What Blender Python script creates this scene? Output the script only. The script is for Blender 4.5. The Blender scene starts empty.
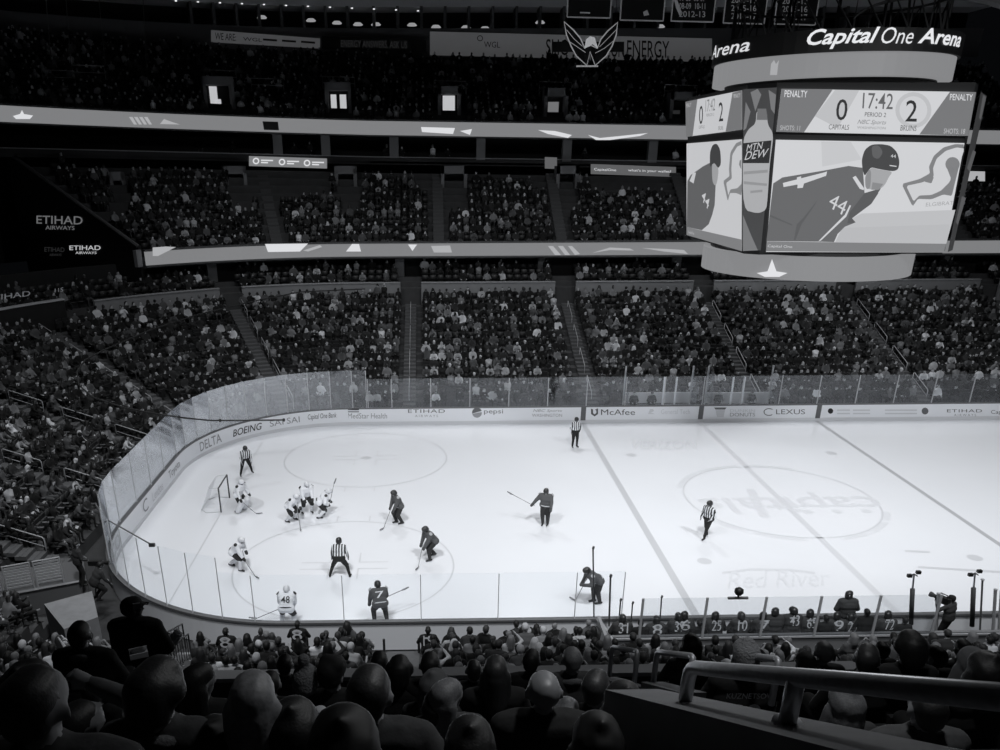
import bpy, math, random
import numpy as np
from mathutils import Vector, Matrix
random.seed(7); rng = np.random.default_rng(7)
S = bpy.context.scene
COL = S.collection
# ------------------------------------------------------------------ camera, world, lamps, exposure
CO = np.array([13.30603, -24.29239, 15.38768]); YAW, PIT, ROL, FL, CX, CY = 0.02037, -0.42195, -0.00328, 824.917, 445.997, 527.476
_fw = np.array([math.sin(YAW)*math.cos(PIT), math.cos(YAW)*math.cos(PIT), math.sin(PIT)])
_r = np.array([math.cos(YAW), -math.sin(YAW), 0.0]); _u = np.cross(_r, _fw)
CR = math.cos(ROL)*_r + math.sin(ROL)*_u; CU = -math.sin(ROL)*_r + math.cos(ROL)*_u
cam = bpy.data.objects.new('camera', bpy.data.cameras.new('camera')); COL.objects.link(cam)
cam.matrix_world = Matrix(((CR[0], CU[0], -_fw[0], CO[0]), (CR[1], CU[1], -_fw[1], CO[1]), (CR[2], CU[2], -_fw[2], CO[2]), (0, 0, 0, 1)))
cam.data.sensor_width = 36.0; cam.data.lens = 36.0*FL/1000; cam.data.shift_x = (500-CX)/1000; cam.data.shift_y = (CY-375)/1000
cam.data.clip_start = 0.05; cam.data.clip_end = 400
S.camera = cam
S.view_settings.view_transform = 'Standard'; S.view_settings.look = 'None'
S.view_settings.exposure = 0.0; S.view_settings.gamma = 1.0; S.view_settings.use_curve_mapping = False
S.cycles.max_bounces = 6; S.cycles.diffuse_bounces = 3; S.cycles.glossy_bounces = 3; S.cycles.transparent_max_bounces = 24
S.cycles.use_denoising = True; S.cycles.sample_clamp_indirect = 4.0
W = bpy.data.worlds.new('world'); S.world = W; W.use_nodes = True
W.node_tree.nodes['Background'].inputs[0].default_value = (0.45, 0.5, 0.6, 1); W.node_tree.nodes['Background'].inputs[1].default_value = 0.004
def area(name, loc, target, power, size, spread):
    l = bpy.data.lights.new(name, 'AREA'); l.shape = 'DISK'; l.size = size; l.energy = power; l.spread = math.radians(spread); l.color = (0.97, 0.985, 1.0)
    o = bpy.data.objects.new(name, l); COL.objects.link(o); o.location = loc
    o.rotation_euler = (Vector(target)-Vector(loc)).to_track_quat('-Z', 'Y').to_euler()
for lx in (7.5, 21, 34, 48):                       # the arena floodlights above the ice
    for ly, pw in ((-8, 980), (34, 430)):
        area('floodlight', (lx, ly, 25.5), (lx*0.96+1.2, 12.95+(ly-12.95)*(.05 if ly < 0 else .2), 0), pw, 3.0, 78)
for lx in (3, 17, 31, 45):                         # house lights over the far and end stands
    area('house_light', (lx, 31, 23.5), (lx, 39, 3), 300, 2.0, 120)
area('house_light', (-4, 17, 23), (-10, 15, 3), 460, 2.0, 120)
area('house_light', (-2, 6, 19), (-3, 2, 1), 200, 2.0, 110)
area('house_light', (24, -3, 20), (15, -17, 10), 85, 2.5, 90)
area('rail_fill_light', (15.7, -19.3, 17.5), (14.9, -20.6, 12.5), 26, 0.5, 80)  # unseen lamp added under the deck to brighten the foreground rail tops
area('house_light', (24, -10, 17), (25, -1, 1), 200, 2.5, 100)
area('house_light', (8, -9.5, 17), (9, -1, 1), 150, 2.5, 100)   # over the front of the near stand

# ------------------------------------------------------------------ helpers
def ray(px, py): return ((px-CX)/FL)*CR - ((py-CY)/FL)*CU + _fw
def on_plane(px, py, p, n):
    d = ray(px, py); n = np.asarray(n, float); return CO + d*(((np.asarray(p, float)-CO) @ n)/(d @ n))
def onz(px, py, z): return on_plane(px, py, (0, 0, z), (0, 0, 1))
def ony(px, py, y): return on_plane(px, py, (0, y, 0), (0, 1, 0))
def at_depth(px, py, D): return CO + ray(px, py)*D
def proj(X):
    d = np.asarray(X, float)-CO; w = d @ _fw
    return np.array([CX+FL*(d @ CR)/w, CY-FL*(d @ CU)/w, w])
_M = {}
def mat(name, v, rough=0.6, metal=0.0, emit=0.0, noise=0.0, nscale=6.0, bump=0.0, tint=True):
    if name in _M: return _M[name]
    m = bpy.data.materials.new(name); m.use_nodes = True; _M[name] = m
    nt = m.node_tree; b = nt.nodes['Principled BSDF']
    c = (v*0.965, v*0.985, v*1.03, 1) if tint else (v, v, v, 1)
    b.inputs['Base Color'].default_value = c; b.inputs['Roughness'].default_value = rough; b.inputs['Metallic'].default_value = metal
    if emit > 0:
        b.inputs['Emission Color'].default_value = (emit*0.98, emit*0.99, emit*1.02, 1); b.inputs['Emission Strength'].default_value = 1.0
    if noise > 0 or bump > 0:
        tc = nt.nodes.new('ShaderNodeTexCoord'); n = nt.nodes.new('ShaderNodeTexNoise'); n.inputs['Scale'].default_value = nscale; n.inputs['Detail'].default_value = 5
        nt.links.new(tc.outputs['Object'], n.inputs['Vector'])
        if noise > 0:
            mr = nt.nodes.new('ShaderNodeMapRange'); mr.inputs['To Min'].default_value = 1-noise; mr.inputs['To Max'].default_value = 1+noise
            mx = nt.nodes.new('ShaderNodeMix'); mx.data_type = 'RGBA'; mx.blend_type = 'MULTIPLY'; mx.inputs['Factor'].default_value = 1
            mx.inputs['A'].default_value = c
            nt.links.new(n.outputs['Fac'], mr.inputs['Value']); nt.links.new(mr.outputs['Result'], mx.inputs['B']); nt.links.new(mx.outputs['Result'], b.inputs['Base Color'])
        if bump > 0:
            bp = nt.nodes.new('ShaderNodeBump'); bp.inputs['Strength'].default_value = bump; bp.inputs['Distance'].default_value = 0.02
            nt.links.new(n.outputs['Fac'], bp.inputs['Height']); nt.links.new(bp.outputs['Normal'], b.inputs['Normal'])
    return m
def glass_mat(name, base=0.05, k=0.95, tr=0.96):
    m = bpy.data.materials.new(name); m.use_nodes = True; nt = m.node_tree; nt.nodes.clear()
    out = nt.nodes.new('ShaderNodeOutputMaterial'); mix = nt.nodes.new('ShaderNodeMixShader'); t = nt.nodes.new('ShaderNodeBsdfTransparent'); g = nt.nodes.new('ShaderNodeBsdfGlossy')
    t.inputs[0].default_value = (tr-.005, tr+.003, tr+.008, 1); g.inputs['Roughness'].default_value = 0.08; g.inputs['Color'].default_value = (0.95, 0.97, 1, 1)
    ge = nt.nodes.new('ShaderNodeNewGeometry'); d = nt.nodes.new('ShaderNodeVectorMath'); d.operation = 'DOT_PRODUCT'
    ab = nt.nodes.new('ShaderNodeMath'); ab.operation = 'ABSOLUTE'; s = nt.nodes.new('ShaderNodeMath'); s.operation = 'SUBTRACT'; s.inputs[0].default_value = 1
    p = nt.nodes.new('ShaderNodeMath'); p.operation = 'POWER'; p.inputs[1].default_value = 5; ma = nt.nodes.new('ShaderNodeMath'); ma.operation = 'MULTIPLY_ADD'; ma.inputs[1].default_value = k; ma.inputs[2].default_value = base
    L = nt.links.new
    L(ge.outputs['Normal'], d.inputs[0]); L(ge.outputs['Incoming'], d.inputs[1]); L(d.outputs['Value'], ab.inputs[0]); L(ab.outputs[0], s.inputs[1]); L(s.outputs[0], p.inputs[0]); L(p.outputs[0], ma.inputs[0])
    L(ma.outputs[0], mix.inputs[0]); L(t.outputs[0], mix.inputs[1]); L(g.outputs[0], mix.inputs[2]); L(mix.outputs[0], out.inputs[0])
    _M[name] = m; return m
def stripe_mat(name):
    m = mat(name, 0.75, 0.8); nt = m.node_tree; b = nt.nodes['Principled BSDF']
    tc = nt.nodes.new('ShaderNodeTexCoord'); sx = nt.nodes.new('ShaderNodeSeparateXYZ'); mu = nt.nodes.new('ShaderNodeMath'); mu.operation = 'MULTIPLY'; mu.inputs[1].default_value = 9.0
    fr = nt.nodes.new('ShaderNodeMath'); fr.operation = 'FRACT'; gt = nt.nodes.new('ShaderNodeMath'); gt.operation = 'GREATER_THAN'; gt.inputs[1].default_value = 0.5
    mx = nt.nodes.new('ShaderNodeMix'); mx.data_type = 'RGBA'; mx.inputs['A'].default_value = (0.012, 0.012, 0.014, 1); mx.inputs['B'].default_value = (0.72, 0.74, 0.77, 1)
    L = nt.links.new
    L(tc.outputs['Object'], sx.inputs[0]); L(sx.outputs['X'], mu.inputs[0]); L(mu.outputs[0], fr.inputs[0]); L(fr.outputs[0], gt.inputs[0]); L(gt.outputs[0], mx.inputs['Factor']); L(mx.outputs['Result'], b.inputs['Base Color'])
    return m
def tag(o, label=None, cat=None, group=None, kind=None):
    if label: o['label'] = label
    if cat: o['category'] = cat
    if group: o['group'] = group
    if kind: o['kind'] = kind
    return o
def empty(name, loc=(0, 0, 0), rz=0.0, label=None, cat=None, group=None):
    o = bpy.data.objects.new(name, None); COL.objects.link(o); o.location = loc; o.rotation_euler = (0, 0, rz); o.empty_display_size = 0.1
    return tag(o, label, cat, group)
class MB:
    def __init__(s): s.v = []; s.f = []; s.m = []; s.mi = 0
    def add(s, vs, fs):
        n = len(s.v); s.v += [tuple(map(float, p)) for p in vs]; s.f += [tuple(i+n for i in f) for f in fs]; s.m += [s.mi]*len(fs); return s
    def box(s, c, d, rz=0.0, rx=0.0):
        R = Matrix.Rotation(rz, 3, 'Z') @ Matrix.Rotation(rx, 3, 'X')
        vs = [Vector(c)+R @ Vector((d[0]/2*i, d[1]/2*j, d[2]/2*k)) for i in (-1, 1) for j in (-1, 1) for k in (-1, 1)]
        return s.add(vs, [(0, 1, 3, 2), (4, 6, 7, 5), (0, 4, 5, 1), (2, 3, 7, 6), (0, 2, 6, 4), (1, 5, 7, 3)])
    def prism(s, poly, vec):                        # closed polygon of 3-D points pushed along vec
        n = len(poly); P = [np.asarray(p, float) for p in poly]; v = np.asarray(vec, float)
        return s.add(P+[p+v for p in P], [tuple(range(n-1, -1, -1)), tuple(range(n, 2*n))]+[(i, (i+1) % n, n+(i+1) % n, n+i) for i in range(n)])
    def tube(s, pts, r, n=8, closed=False):
        P = [np.asarray(p, float) for p in pts]; m = len(P); rings = []; up = np.array([0, 0, 1.0]); prev = None
        for i in range(m):
            a = P[(i-1) % m] if (closed or i > 0) else P[i]; b = P[(i+1) % m] if (closed or i < m-1) else P[i]
            t = b-a; t = t/(np.linalg.norm(t)+1e-9)
            if prev is None:
                x = np.cross(t, up)
                if np.linalg.norm(x) < 0.05: x = np.cross(t, np.array([1.0, 0, 0]))
            else: x = prev-t*(prev @ t)
            x = x/(np.linalg.norm(x)+1e-9); prev = x; y = np.cross(t, x); rr = r[i] if hasattr(r, '__len__') else r
            rings.append([P[i]+rr*(math.cos(2*math.pi*k/n)*x+math.sin(2*math.pi*k/n)*y) for k in range(n)])
        vs = [p for R in rings for p in R]; fs = []
        for i in range(m if closed else m-1):
            j = (i+1) % m
            fs += [(i*n+k, i*n+(k+1) % n, j*n+(k+1) % n, j*n+k) for k in range(n)]
        if not closed: fs += [tuple(range(n-1, -1, -1)), tuple((m-1)*n+k for k in range(n))]
        return s.add(vs, fs)
    def lathe(s, prof, c, n=16, sx=1.0, sy=1.0):
        vs = [(c[0]+r*sx*math.cos(2*math.pi*k/n), c[1]+r*sy*math.sin(2*math.pi*k/n), c[2]+z) for r, z in prof for k in range(n)]; m = len(prof)
        fs = [(i*n+k, i*n+(k+1) % n, (i+1)*n+(k+1) % n, (i+1)*n+k) for i in range(m-1) for k in range(n)]
        fs += [tuple(range(n-1, -1, -1)), tuple((m-1)*n+k for k in range(n))]
        return s.add(vs, fs)
    def strip(s, A, B):                             # quad ribbon between two equal polylines
        n = len(A); return s.add(list(A)+list(B), [(i, i+1, n+i+1, n+i) for i in range(n-1)])
    def build(s, name, mats, parent=None, smooth=False):
        me = bpy.data.meshes.new(name); me.from_pydata(s.v, [], s.f)
        for m in (mats if isinstance(mats, (list, tuple)) else [mats]): me.materials.append(m)
        me.polygons.foreach_set('material_index', s.m)
        if smooth: me.polygons.foreach_set('use_smooth', [True]*len(s.f))
        me.update(); o = bpy.data.objects.new(name, me); COL.objects.link(o)
        if parent is not None: o.parent = parent
        return o
def text_geo(txt, bold=0.0, shear=0.0, depth=0.0, space=1.0):
    cu = bpy.data.curves.new('lettering', 'FONT'); cu.body = txt; cu.size = 1; cu.offset = bold; cu.shear = shear; cu.space_character = space; cu.resolution_u = 3; cu.extrude = depth
    ob = bpy.data.objects.new('lettering', cu); me = ob.to_mesh()
    v = np.array([tuple(p.co) for p in me.vertices]); f = [tuple(p.vertices) for p in me.polygons]
    ob.to_mesh_clear(); bpy.data.objects.remove(ob); bpy.data.curves.remove(cu)
    v[:, :2] -= v[:, :2].min(0); w, h = v[:, :2].max(0); v[:, 0] /= w; v[:, 1] /= h
    return v, f
def text(name, txt, o, X, Y, m, parent=None, bold=0.0, shear=0.0, lift=0.006, space=1.0, warp=None, thick=0.0):
    """letters laid on the parallelogram o + u*X + v*Y (X the full width, Y the full height)"""
    v, f = text_geo(txt, bold, shear, 0.01 if thick else 0, space); o, X, Y = (np.asarray(a, float) for a in (o, X, Y)); n = np.cross(X, Y); n /= np.linalg.norm(n)
    P = [warp(a, b) for a, b, c in v] if warp else [o+a*X+b*Y+n*(lift+c*thick*50) for a, b, c in v]
    mb = MB(); mb.add(P, f); return mb.build(name, m, parent)
def text_px(name, txt, px, plane, m, parent=None, **k):
    """lettering on a real plane; px = left-bottom, right-bottom, left-top corners as seen in the photograph"""
    a, b, c = (on_plane(*q, *plane) for q in px); return text(name, txt, a, b-a, c-a, m, parent, **k)
def poly_px(mb, pts, plane, lift=0.0):
    n = np.asarray(plane[1], float); n = n/np.linalg.norm(n); P = [on_plane(x, y, *plane)+n*lift for x, y in pts]
    mb.add(P, [tuple(range(len(P)))]); return mb
ORD = 'zeroth first second third fourth fifth sixth seventh eighth ninth tenth eleventh twelfth thirteenth fourteenth fifteenth sixteenth seventeenth eighteenth nineteenth twentieth'.split()
_T = '- - twenty thirty forty fifty sixty seventy eighty ninety'.split()
def ordw(n):
    if n <= 20: return ORD[n]
    t, u = divmod(n, 10); return (_T[t][:-1]+'ieth') if u == 0 else _T[t]+'-'+ORD[u]
ICE, BLACK, DARK, CONC = mat('ice', 0.88, 0.22, noise=0.02, nscale=0.35), mat('black_paint', 0.006, 0.5), mat('dark_paint', 0.02, 0.6), mat('concrete', 0.16, 0.85, noise=0.25, nscale=2.0)
WHITE, GREY, STEEL, PALE = mat('white_board', 0.82, 0.35), mat('grey_paint', 0.18, 0.6), mat('brushed_steel', 0.45, 0.35, 1.0), mat('pale_grey', 0.5, 0.6)
RISER = mat('riser_concrete', 0.07, 0.9, noise=0.3, nscale=1.5); STEP = mat('step_concrete', 0.11, 0.9, noise=0.2, nscale=3.0); SEATM = mat('dark_seat', 0.03, 0.5); RAILM = mat('painted_rail', 0.5, 0.4)
GLASS = glass_mat('rink_acrylic', 0.065); GLASSE = glass_mat('scuff_glare_acrylic', 0.12, 0.88); GLASSV = [glass_mat('end_glare_acrylic_%d' % i, .085+.045*i, .9-.05*i, .955-.004*i) for i in range(9)]; GLASSN = glass_mat('clear_near_acrylic', 0.012, 0.6, 0.985); LINE = mat('line_paint', 0.42, 0.3); FAINT = mat('faint_paint', 0.66, 0.3); DIMINK = mat('dim_ink', 0.12, 0.5); MIDINK = mat('mid_ink', 0.3, 0.5); LIGHTINK = mat('light_ink', 0.62, 0.5)
RR = 8.53; RX, RY = 60.96, 25.91
def arc(cx, cy, r, a0, a1, n): return [(cx+r*math.cos(math.radians(a0+(a1-a0)*i/n)), cy+r*math.sin(math.radians(a0+(a1-a0)*i/n))) for i in range(n+1)]
def bowl(off, xr=66.0, a_end=180, yend=8.53, n=14, tail=None):
    """offset of the rink outline from the far right, round the far left corner, down the left end"""
    P = [(xr, RY+off), (RR, RY+off)]+arc(RR, RY-RR, RR+off, 90, min(a_end, 180), n)[1:]
    if a_end >= 180: P.append((-off, yend))
    if tail: P += arc(RR, RR, RR+off, 180, tail, 8)[1:]
    return P
TILT = [0.0]                                        # the upper tiers climb slightly towards the left end
def tz(x): return TILT[0]*(0.026*(22-x) if x < 22 else 0.013*(22-x))
def lift(P, z): return [(x, y, z+tz(x)) for x, y in P]
# ------------------------------------------------------------------ the ice and its markings
def loop(off, n=30):
    P = []
    for cx, cy, a in ((RX-RR, RY-RR, 0), (RR, RY-RR, 90), (RR, RR, 180), (RX-RR, RR, 270)): P += arc(cx, cy, RR+off, a, a+90, n)
    return P
b = MB(); L0 = loop(0.0); b.add(lift(L0, 0.0)+lift(L0, -0.1), [tuple(range(len(L0)))]+[(i, len(L0)+i, len(L0)+(i+1) % len(L0), (i+1) % len(L0)) for i in range(len(L0))])
ice = b.build('ice_sheet', ICE); tag(ice, 'white ice sheet with pale lines inside the boards', 'ice', kind='structure')
def mark(name, fn, m, z=0.004):
    mb = MB(); fn(mb, z); return mb.build(name, m, ice)
def ring(mb, cx, cy, r, w, z, a0=0, a1=360, n=64):
    a = arc(cx, cy, r-w/2, a0, a1, n); c = arc(cx, cy, r+w/2, a0, a1, n); mb.strip(lift(c, z), lift(a, z))
def rect(mb, x0, x1, y0, y1, z): mb.add([(x0, y0, z), (x1, y0, z), (x1, y1, z), (x0, y1, z)], [(0, 1, 2, 3)])
BLUE = mat('blue_line_paint', 0.6, 0.3); RED = mat('red_line_paint', 0.71, 0.3); RBLUE = mat('far_line_paint', 0.5, 0.3); THIN = mat('thin_line_paint', 0.66, 0.3)
mark('blue_line', lambda m, z: rect(m, 22.86, 23.17, 0.02, RY-.02, z), BLUE)
mark('centre_line', lambda m, z: rect(m, 30.33, 30.63, 0.02, RY-.02, z), RED)
mark('blue_line', lambda m, z: rect(m, 37.83, 38.07, 0.02, RY-.02, z), RBLUE)
mark('goal_line', lambda m, z: rect(m, 3.33, 3.39, 1.4, RY-1.4, z), THIN)
for cy in (6.25, 19.66):
    cx = 9.72
    mark('faceoff_circle', lambda m, z: ring(m, cx, cy, 4.52, 0.07, z), THIN)
    mark('faceoff_spot', lambda m, z: ring(m, cx, cy, 0.15, 0.3, z), mat('spot_paint', 0.66, 0.3))
    def ell(m, z):
        for sx in (-1, 1):
            for sy in (-1, 1):
                x, y = cx+sx*0.6, cy+sy*0.3; rect(m, min(x, x+sx*1.2), max(x, x+sx*1.2), y-.03, y+.03, z); rect(m, x-.03, x+.03, min(y, y+sy*.9), max(y, y+sy*.9), z)
        for sx in (-0.75, 0.75):
            for sy in (-1, 1): rect(m, cx+sx-.03, cx+sx+.03, min(cy+sy*4.55, cy+sy*5.15), max(cy+sy*4.55, cy+sy*5.15), z)
    mark('faceoff_marks', ell, THIN)
for x, y in ((24.69, 19.66), (24.69, 6.25), (36.1, 19.66), (36.1, 6.25)): mark('neutral_spot', lambda m, z: ring(m, x, y, 0.15, 0.3, z), mat('spot_paint', 0.66))
mark('centre_circle', lambda m, z: ring(m, 30.48, 12.95, 4.57, 0.08, z), THIN)
def crest(m, z):
    for a0, a1 in ((95, 125), (128, 160), (60, 88), (205, 232), (236, 262), (282, 300), (303, 322), (325, 338)): ring(m, 30.48, 12.95, 4.75, 0.34, z, a0, a1, 10)
mark('circle_lettering', crest, mat('crest_paint', 0.77, 0.3), 0.003)
mark('goal_crease', lambda m, z: m.add([(3.39, 11.73, z)]+[(3.39+1.83*math.sin(math.radians(a))*1.0, 12.95-1.22*math.cos(math.radians(a)), z) for a in range(0, 181, 12)], [tuple(range(17))]), mat('crease_paint', 0.68, 0.3), 0.003)
a = onz(866, 491.5, 0); c = onz(692, 493, 0)
LOGOP = mat('logo_paint', 0.755, 0.3)
text('ice_lettering', 'capitals', (a[0], a[1]+.0, 0), (c[0]-a[0], 0, 0), (0, -2.6, 0), LOGOP, ice, bold=0.012, lift=0.005)
mark('logo_stick', lambda m, z: (m.add([(29.3, 14.3, z), (29.75, 14.3, z), (29.15, 10.7, z), (28.7, 10.7, z)], [(0, 1, 2, 3)]), rect(m, 31.0, 34.5, 11.9, 12.1, z), [ring(m, q, 11.3, .12, .24, z) for q in (31.2, 32.6, 34.0)]), LOGOP)
for q, t, h in (((629, 449, 697, 449.5, 631, 440.5), 'VERIZON', 0.02), ((727, 589, 830, 586, 731, 572), 'Red River', 0.0)):
    A, B, D = (onz(q[i], q[i+1], 0) for i in (0, 2, 4))
    text('ice_lettering', t, A, B-A, D-A, mat('faint_ice_ink', 0.8, 0.3), ice, bold=h, lift=0.005)
mark('sponsor_arc', lambda m, z: m.strip([tuple(onz(x, y-1.2, z)) for x, y in ((722, 573), (750, 569.5), (790, 570), (815, 573))], [tuple(onz(x, y+1, z)) for x, y in ((722, 573), (750, 569.5), (790, 570), (815, 573))]), mat('arc_paint', 0.7))
for q in ((918, 567, 1000, 572), (905, 551, 930, 552)): mark('ice_stripe', lambda m, z: m.strip([tuple(onz(q[0], q[1]-1, z)), tuple(onz(q[2], q[3]-1, z))], [tuple(onz(q[0], q[1]+1, z)), tuple(onz(q[2], q[3]+1, z))]), FAINT)
# ------------------------------------------------------------------ dasher boards
boards = empty('rink_boards', (30.48, 0, 0), 0, 'white dasher boards with sponsor lettering running all round the ice', 'rink boards')
def child(o):
    if o.parent.type == 'MESH': return o
    return child_of_empty(o)
def child_of_empty(o):                                       # built in world space, parented to an Empty that is not at the origin
    p = o.parent; o.matrix_parent_inverse = (Matrix.Translation(p.location) @ Matrix.Rotation(p.rotation_euler[2], 4, 'Z')).inverted(); return o
def band(name, o0, o1, z0, z1, m, parent):
    mb = MB(); A, B = loop(o0), loop(o1); n = len(A)
    mb.add(lift(A, z0)+lift(A, z1)+lift(B, z1)+lift(B, z0), [(k*n+i, k*n+(i+1) % n, ((k+1) % 4)*n+(i+1) % n, ((k+1) % 4)*n+i) for k in range(4) for i in range(n)])
    return child(mb.build(name, m, parent))
BW = band('board_wall', 0.0, 0.12, -0.05, 1.02, WHITE, boards)
band('cap_rail', -0.008, 0.17, 1.02, 1.09, mat('cap_rail_paint', 0.14, 0.5), boards)
band('kick_plate', -0.012, 0.0, 0.0, 0.2, mat('kick_plate_paint', 0.66, 0.4), boards)
FB = ((0, RY-.004, 0), (0, -1, 0))                  # inner face of the far boards
def far_text(t, x0, x1, y0, y1, m, **k):
    y0 = max(y0, 409.3); y1 = max(y1, y0+2.4); k.pop('bold', 0)
    o = text_px('board_lettering', t, ((x0, y1), (x1, y1), (x0, y0)), FB, m, BW, lift=0.004, **k); child(o)
def far_shape(pts_list, m):
    for p in pts_list: child(poly_px(MB(), p, FB, 0.006).build('board_emblem', m, BW))
def disc(cx, cy, r, a0=0, a1=360, n=20, ry=None): return [(cx+r*math.cos(math.radians(a0+(a1-a0)*i/n)), cy-(ry or r)*math.sin(math.radians(a0+(a1-a0)*i/n))) for i in range(n)]
far_text('MedStar Health', 348, 387, 413.2, 418.5, MIDINK); far_shape([[(348, 408.6), (359, 408.6), (359, 410), (348, 410)]], BLACK); far_shape([[(348, 411), (359, 411), (359, 412.4), (348, 412.4)]], MIDINK)
far_text('ETIHAD', 408, 445, 408, 412.8, DIMINK, space=1.1); far_text('AIRWAYS', 415, 438, 414.7, 417, MIDINK, space=1.5)
far_text('pepsi', 484, 503, 408.2, 414.8, DIMINK); far_shape([disc(477, 412.6, 5, 20, 200)], DIMINK); far_shape([disc(477, 412.9, 4.8, 190, 380)], MIDINK)
far_text('NBC Sports', 533, 562, 407.4, 412.6, MIDINK, shear=0.3); far_text('WASHINGTON', 532, 562, 413.8, 416.8, MIDINK)
far_text('McAfee', 601, 635, 408, 415, mat('ink_grey', 0.07), bold=0.004); far_shape([[(591, 408.5), (593, 409.5), (593, 413), (594.5, 414.3), (596.3, 413), (596.3, 410.5), (595, 409.6), (598, 408.3), (598, 414), (594.6, 416.4), (591, 414)]], mat('ink_grey', 0.07))
far_text('General Tech', 661, 690, 408.5, 414, LIGHTINK); far_shape([[(648, 414), (650, 409), (653, 409), (654, 411), (651, 412.5), (655, 414)]], LIGHTINK)
far_text('DUNKIN', 730, 755, 408.6, 412, LIGHTINK); far_text('DONUTS', 730, 755, 412.8, 416.4, MIDINK); far_shape([[(714, 407.5), (726.5, 407.5), (725, 409.5), (715.5, 409.5)]], DIMINK); far_shape([[(715.5, 410), (725, 410), (723.5, 417), (717, 417)]], LIGHTINK)
far_text('LEXUS', 776, 805, 409.2, 414.2, DIMINK, bold=0.003); far_shape([disc(769, 412, 5.5, 40, 320, 16, 3.8)+disc(769, 412, 4.6, 320, 40, 16, 3.0)], DIMINK)
far_shape([disc(830.5, 411, 2.7)], BLACK); far_shape([disc(925, 411, 3.4)], DIMINK)
for x0, x1 in ((837, 850), (853, 870), (885, 917)): far_shape([[(x0, y), (x1, y), (x1, y+1.3), (x0, y+1.3)] for y in (409.5, 412.8)], LIGHTINK)
far_text('ETIHAD', 947, 982, 407.3, 412.3, DIMINK, space=1.1); far_text('AIRWAYS', 954, 976, 413.8, 416, MIDINK, space=1.5); far_text('Capital One', 991, 1024, 410, 415, DIMINK)
for x0, x1 in ((22.86, 23.17), (30.33, 30.63), (37.83, 38.13)):
    mb = MB(); mb.box(((x0+x1)/2, RY-.01, 0.62), (x1-x0, 0.03, 0.9)); child(mb.build('line_marker', mat('line_marker_paint', 0.12), BW))
def arc_text(t, a0, a1, z0, z1, m, side='corner', **k):  # lettering on the curved or end boards, read from the ice
    def warp(u, v):
        z = z0+(z1-z0)*v
        if side == 'corner': a = math.radians(a0+(a1-a0)*u); r = RR-.02; return (RR+r*math.cos(a), RY-RR+r*math.sin(a), z)
        return (0.015, a0+(a1-a0)*u, z)
    o = text('board_lettering', t, (0, 0, 0), (1, 0, 0), (0, 1, 0), m, BW, warp=warp, **k); child(o)
arc_text('Capital One Bank', 109, 97, 0.42, 0.85, DIMINK, shear=0.2); arc_text('SAI', 125.5, 119.5, 0.42, 0.8, MIDINK); arc_text('SAI', 118, 112.5, 0.42, 0.8, MIDINK)
arc_text('BOEING', 143, 129, 0.38, 0.8, BLACK, shear=0.25, bold=0.003); arc_text('DELTA', 162, 149, 0.34, 0.86, MIDINK, bold=0.003)
arc_text('Toyota', 15.4, 17.4, 0.32, 0.84, MIDINK, 'end'); arc_text('Leidos', 12.6, 14.3, 0.35, 0.8, LIGHTINK, 'end'); arc_text('C', 11.2, 11.9, 0.3, 0.9, MIDINK, 'end')
def near_corner(t, a0, a1, z0, z1, m, **k):
    o = text('board_lettering', t, (0, 0, 0), (1, 0, 0), (0, 1, 0), m, BW, warp=lambda u, v: (RR+(RR-.02)*math.cos(math.radians(a0+(a1-a0)*u)), RR+(RR-.02)*math.sin(math.radians(a0+(a1-a0)*u)), z0+(z1-z0)*v), **k); child(o)
near_corner('GEICO', 206, 184, 0.3, 0.9, LIGHTINK, bold=0.003)
# ------------------------------------------------------------------ glass round the rink
def glass_run(name, label, pts, z1s, postr, pm, gm=GLASS, group='glass barriers round the rink'):
    """panes between consecutive points, a post at each"""
    g = empty(name, (pts[0][0], pts[0][1], 1.09), 0, label, 'rink glass', group)
    for i in range(len(pts)-1):
        (x0, y0), (x1, y1) = pts[i], pts[i+1]; d = Vector((x1-x0, y1-y0, 0)); L = d.length; z1 = z1s[i]
        mb = MB(); mb.box(((x0+x1)/2, (y0+y1)/2, (1.09+z1)/2), (L-.03, 0.014, z1-1.09), math.atan2(d.y, d.x)); child(mb.build('glass_pane', gm if gm is not GLASSE else GLASSV[min(i, 8)], g))  # end panes step up in reflectance, building the white glare into them
    for i, (x, y) in enumerate(pts):
        z1 = max(z1s[max(i-1, 0)], z1s[min(i, len(z1s)-1)])-.02
        mb = MB(); mb.box((x, y, (1.09+z1)/2), (postr, postr, z1-1.09)); child(mb.build('glass_post', pm, g))
    return g
POST = mat('glass_post_paint', 0.5, 0.5); POSTD = mat('dark_post_paint', 0.07, 0.5)
xs = [RR+2.44*i for i in range(1, 22)]
glass_run('glass_barrier', 'long clear rink glass along the far boards in front of the crowd', [(x, RY+.08) for x in [RR+.96]+xs], [2.92]*21, 0.05, POST)
end = [(RR+.87, RY+.1)]+[p for p in arc(RR, RY-RR, RR+.08, 90, 180, 10)]+[(-.08, y) for y in (15.1, 12.95, 10.8)]+[p for p in arc(RR, RR, RR+.08, 180, 207, 3)]
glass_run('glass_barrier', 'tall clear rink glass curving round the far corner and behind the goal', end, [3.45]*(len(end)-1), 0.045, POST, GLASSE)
nc = arc(RR, RR, RR+.08, 207.4, 262, 7); nx = [10.35+2.6*i for i in range(0, 4)]+[19.75]
near = nc+[(x, -.08) for x in nx]
glass_run('glass_barrier', 'clear rink glass with slim posts along the near boards left of the bench', near, [3.4]*6+[2.85]*(len(near)-7), 0.03, mat('near_post_paint', 0.75), GLASSN)
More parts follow.
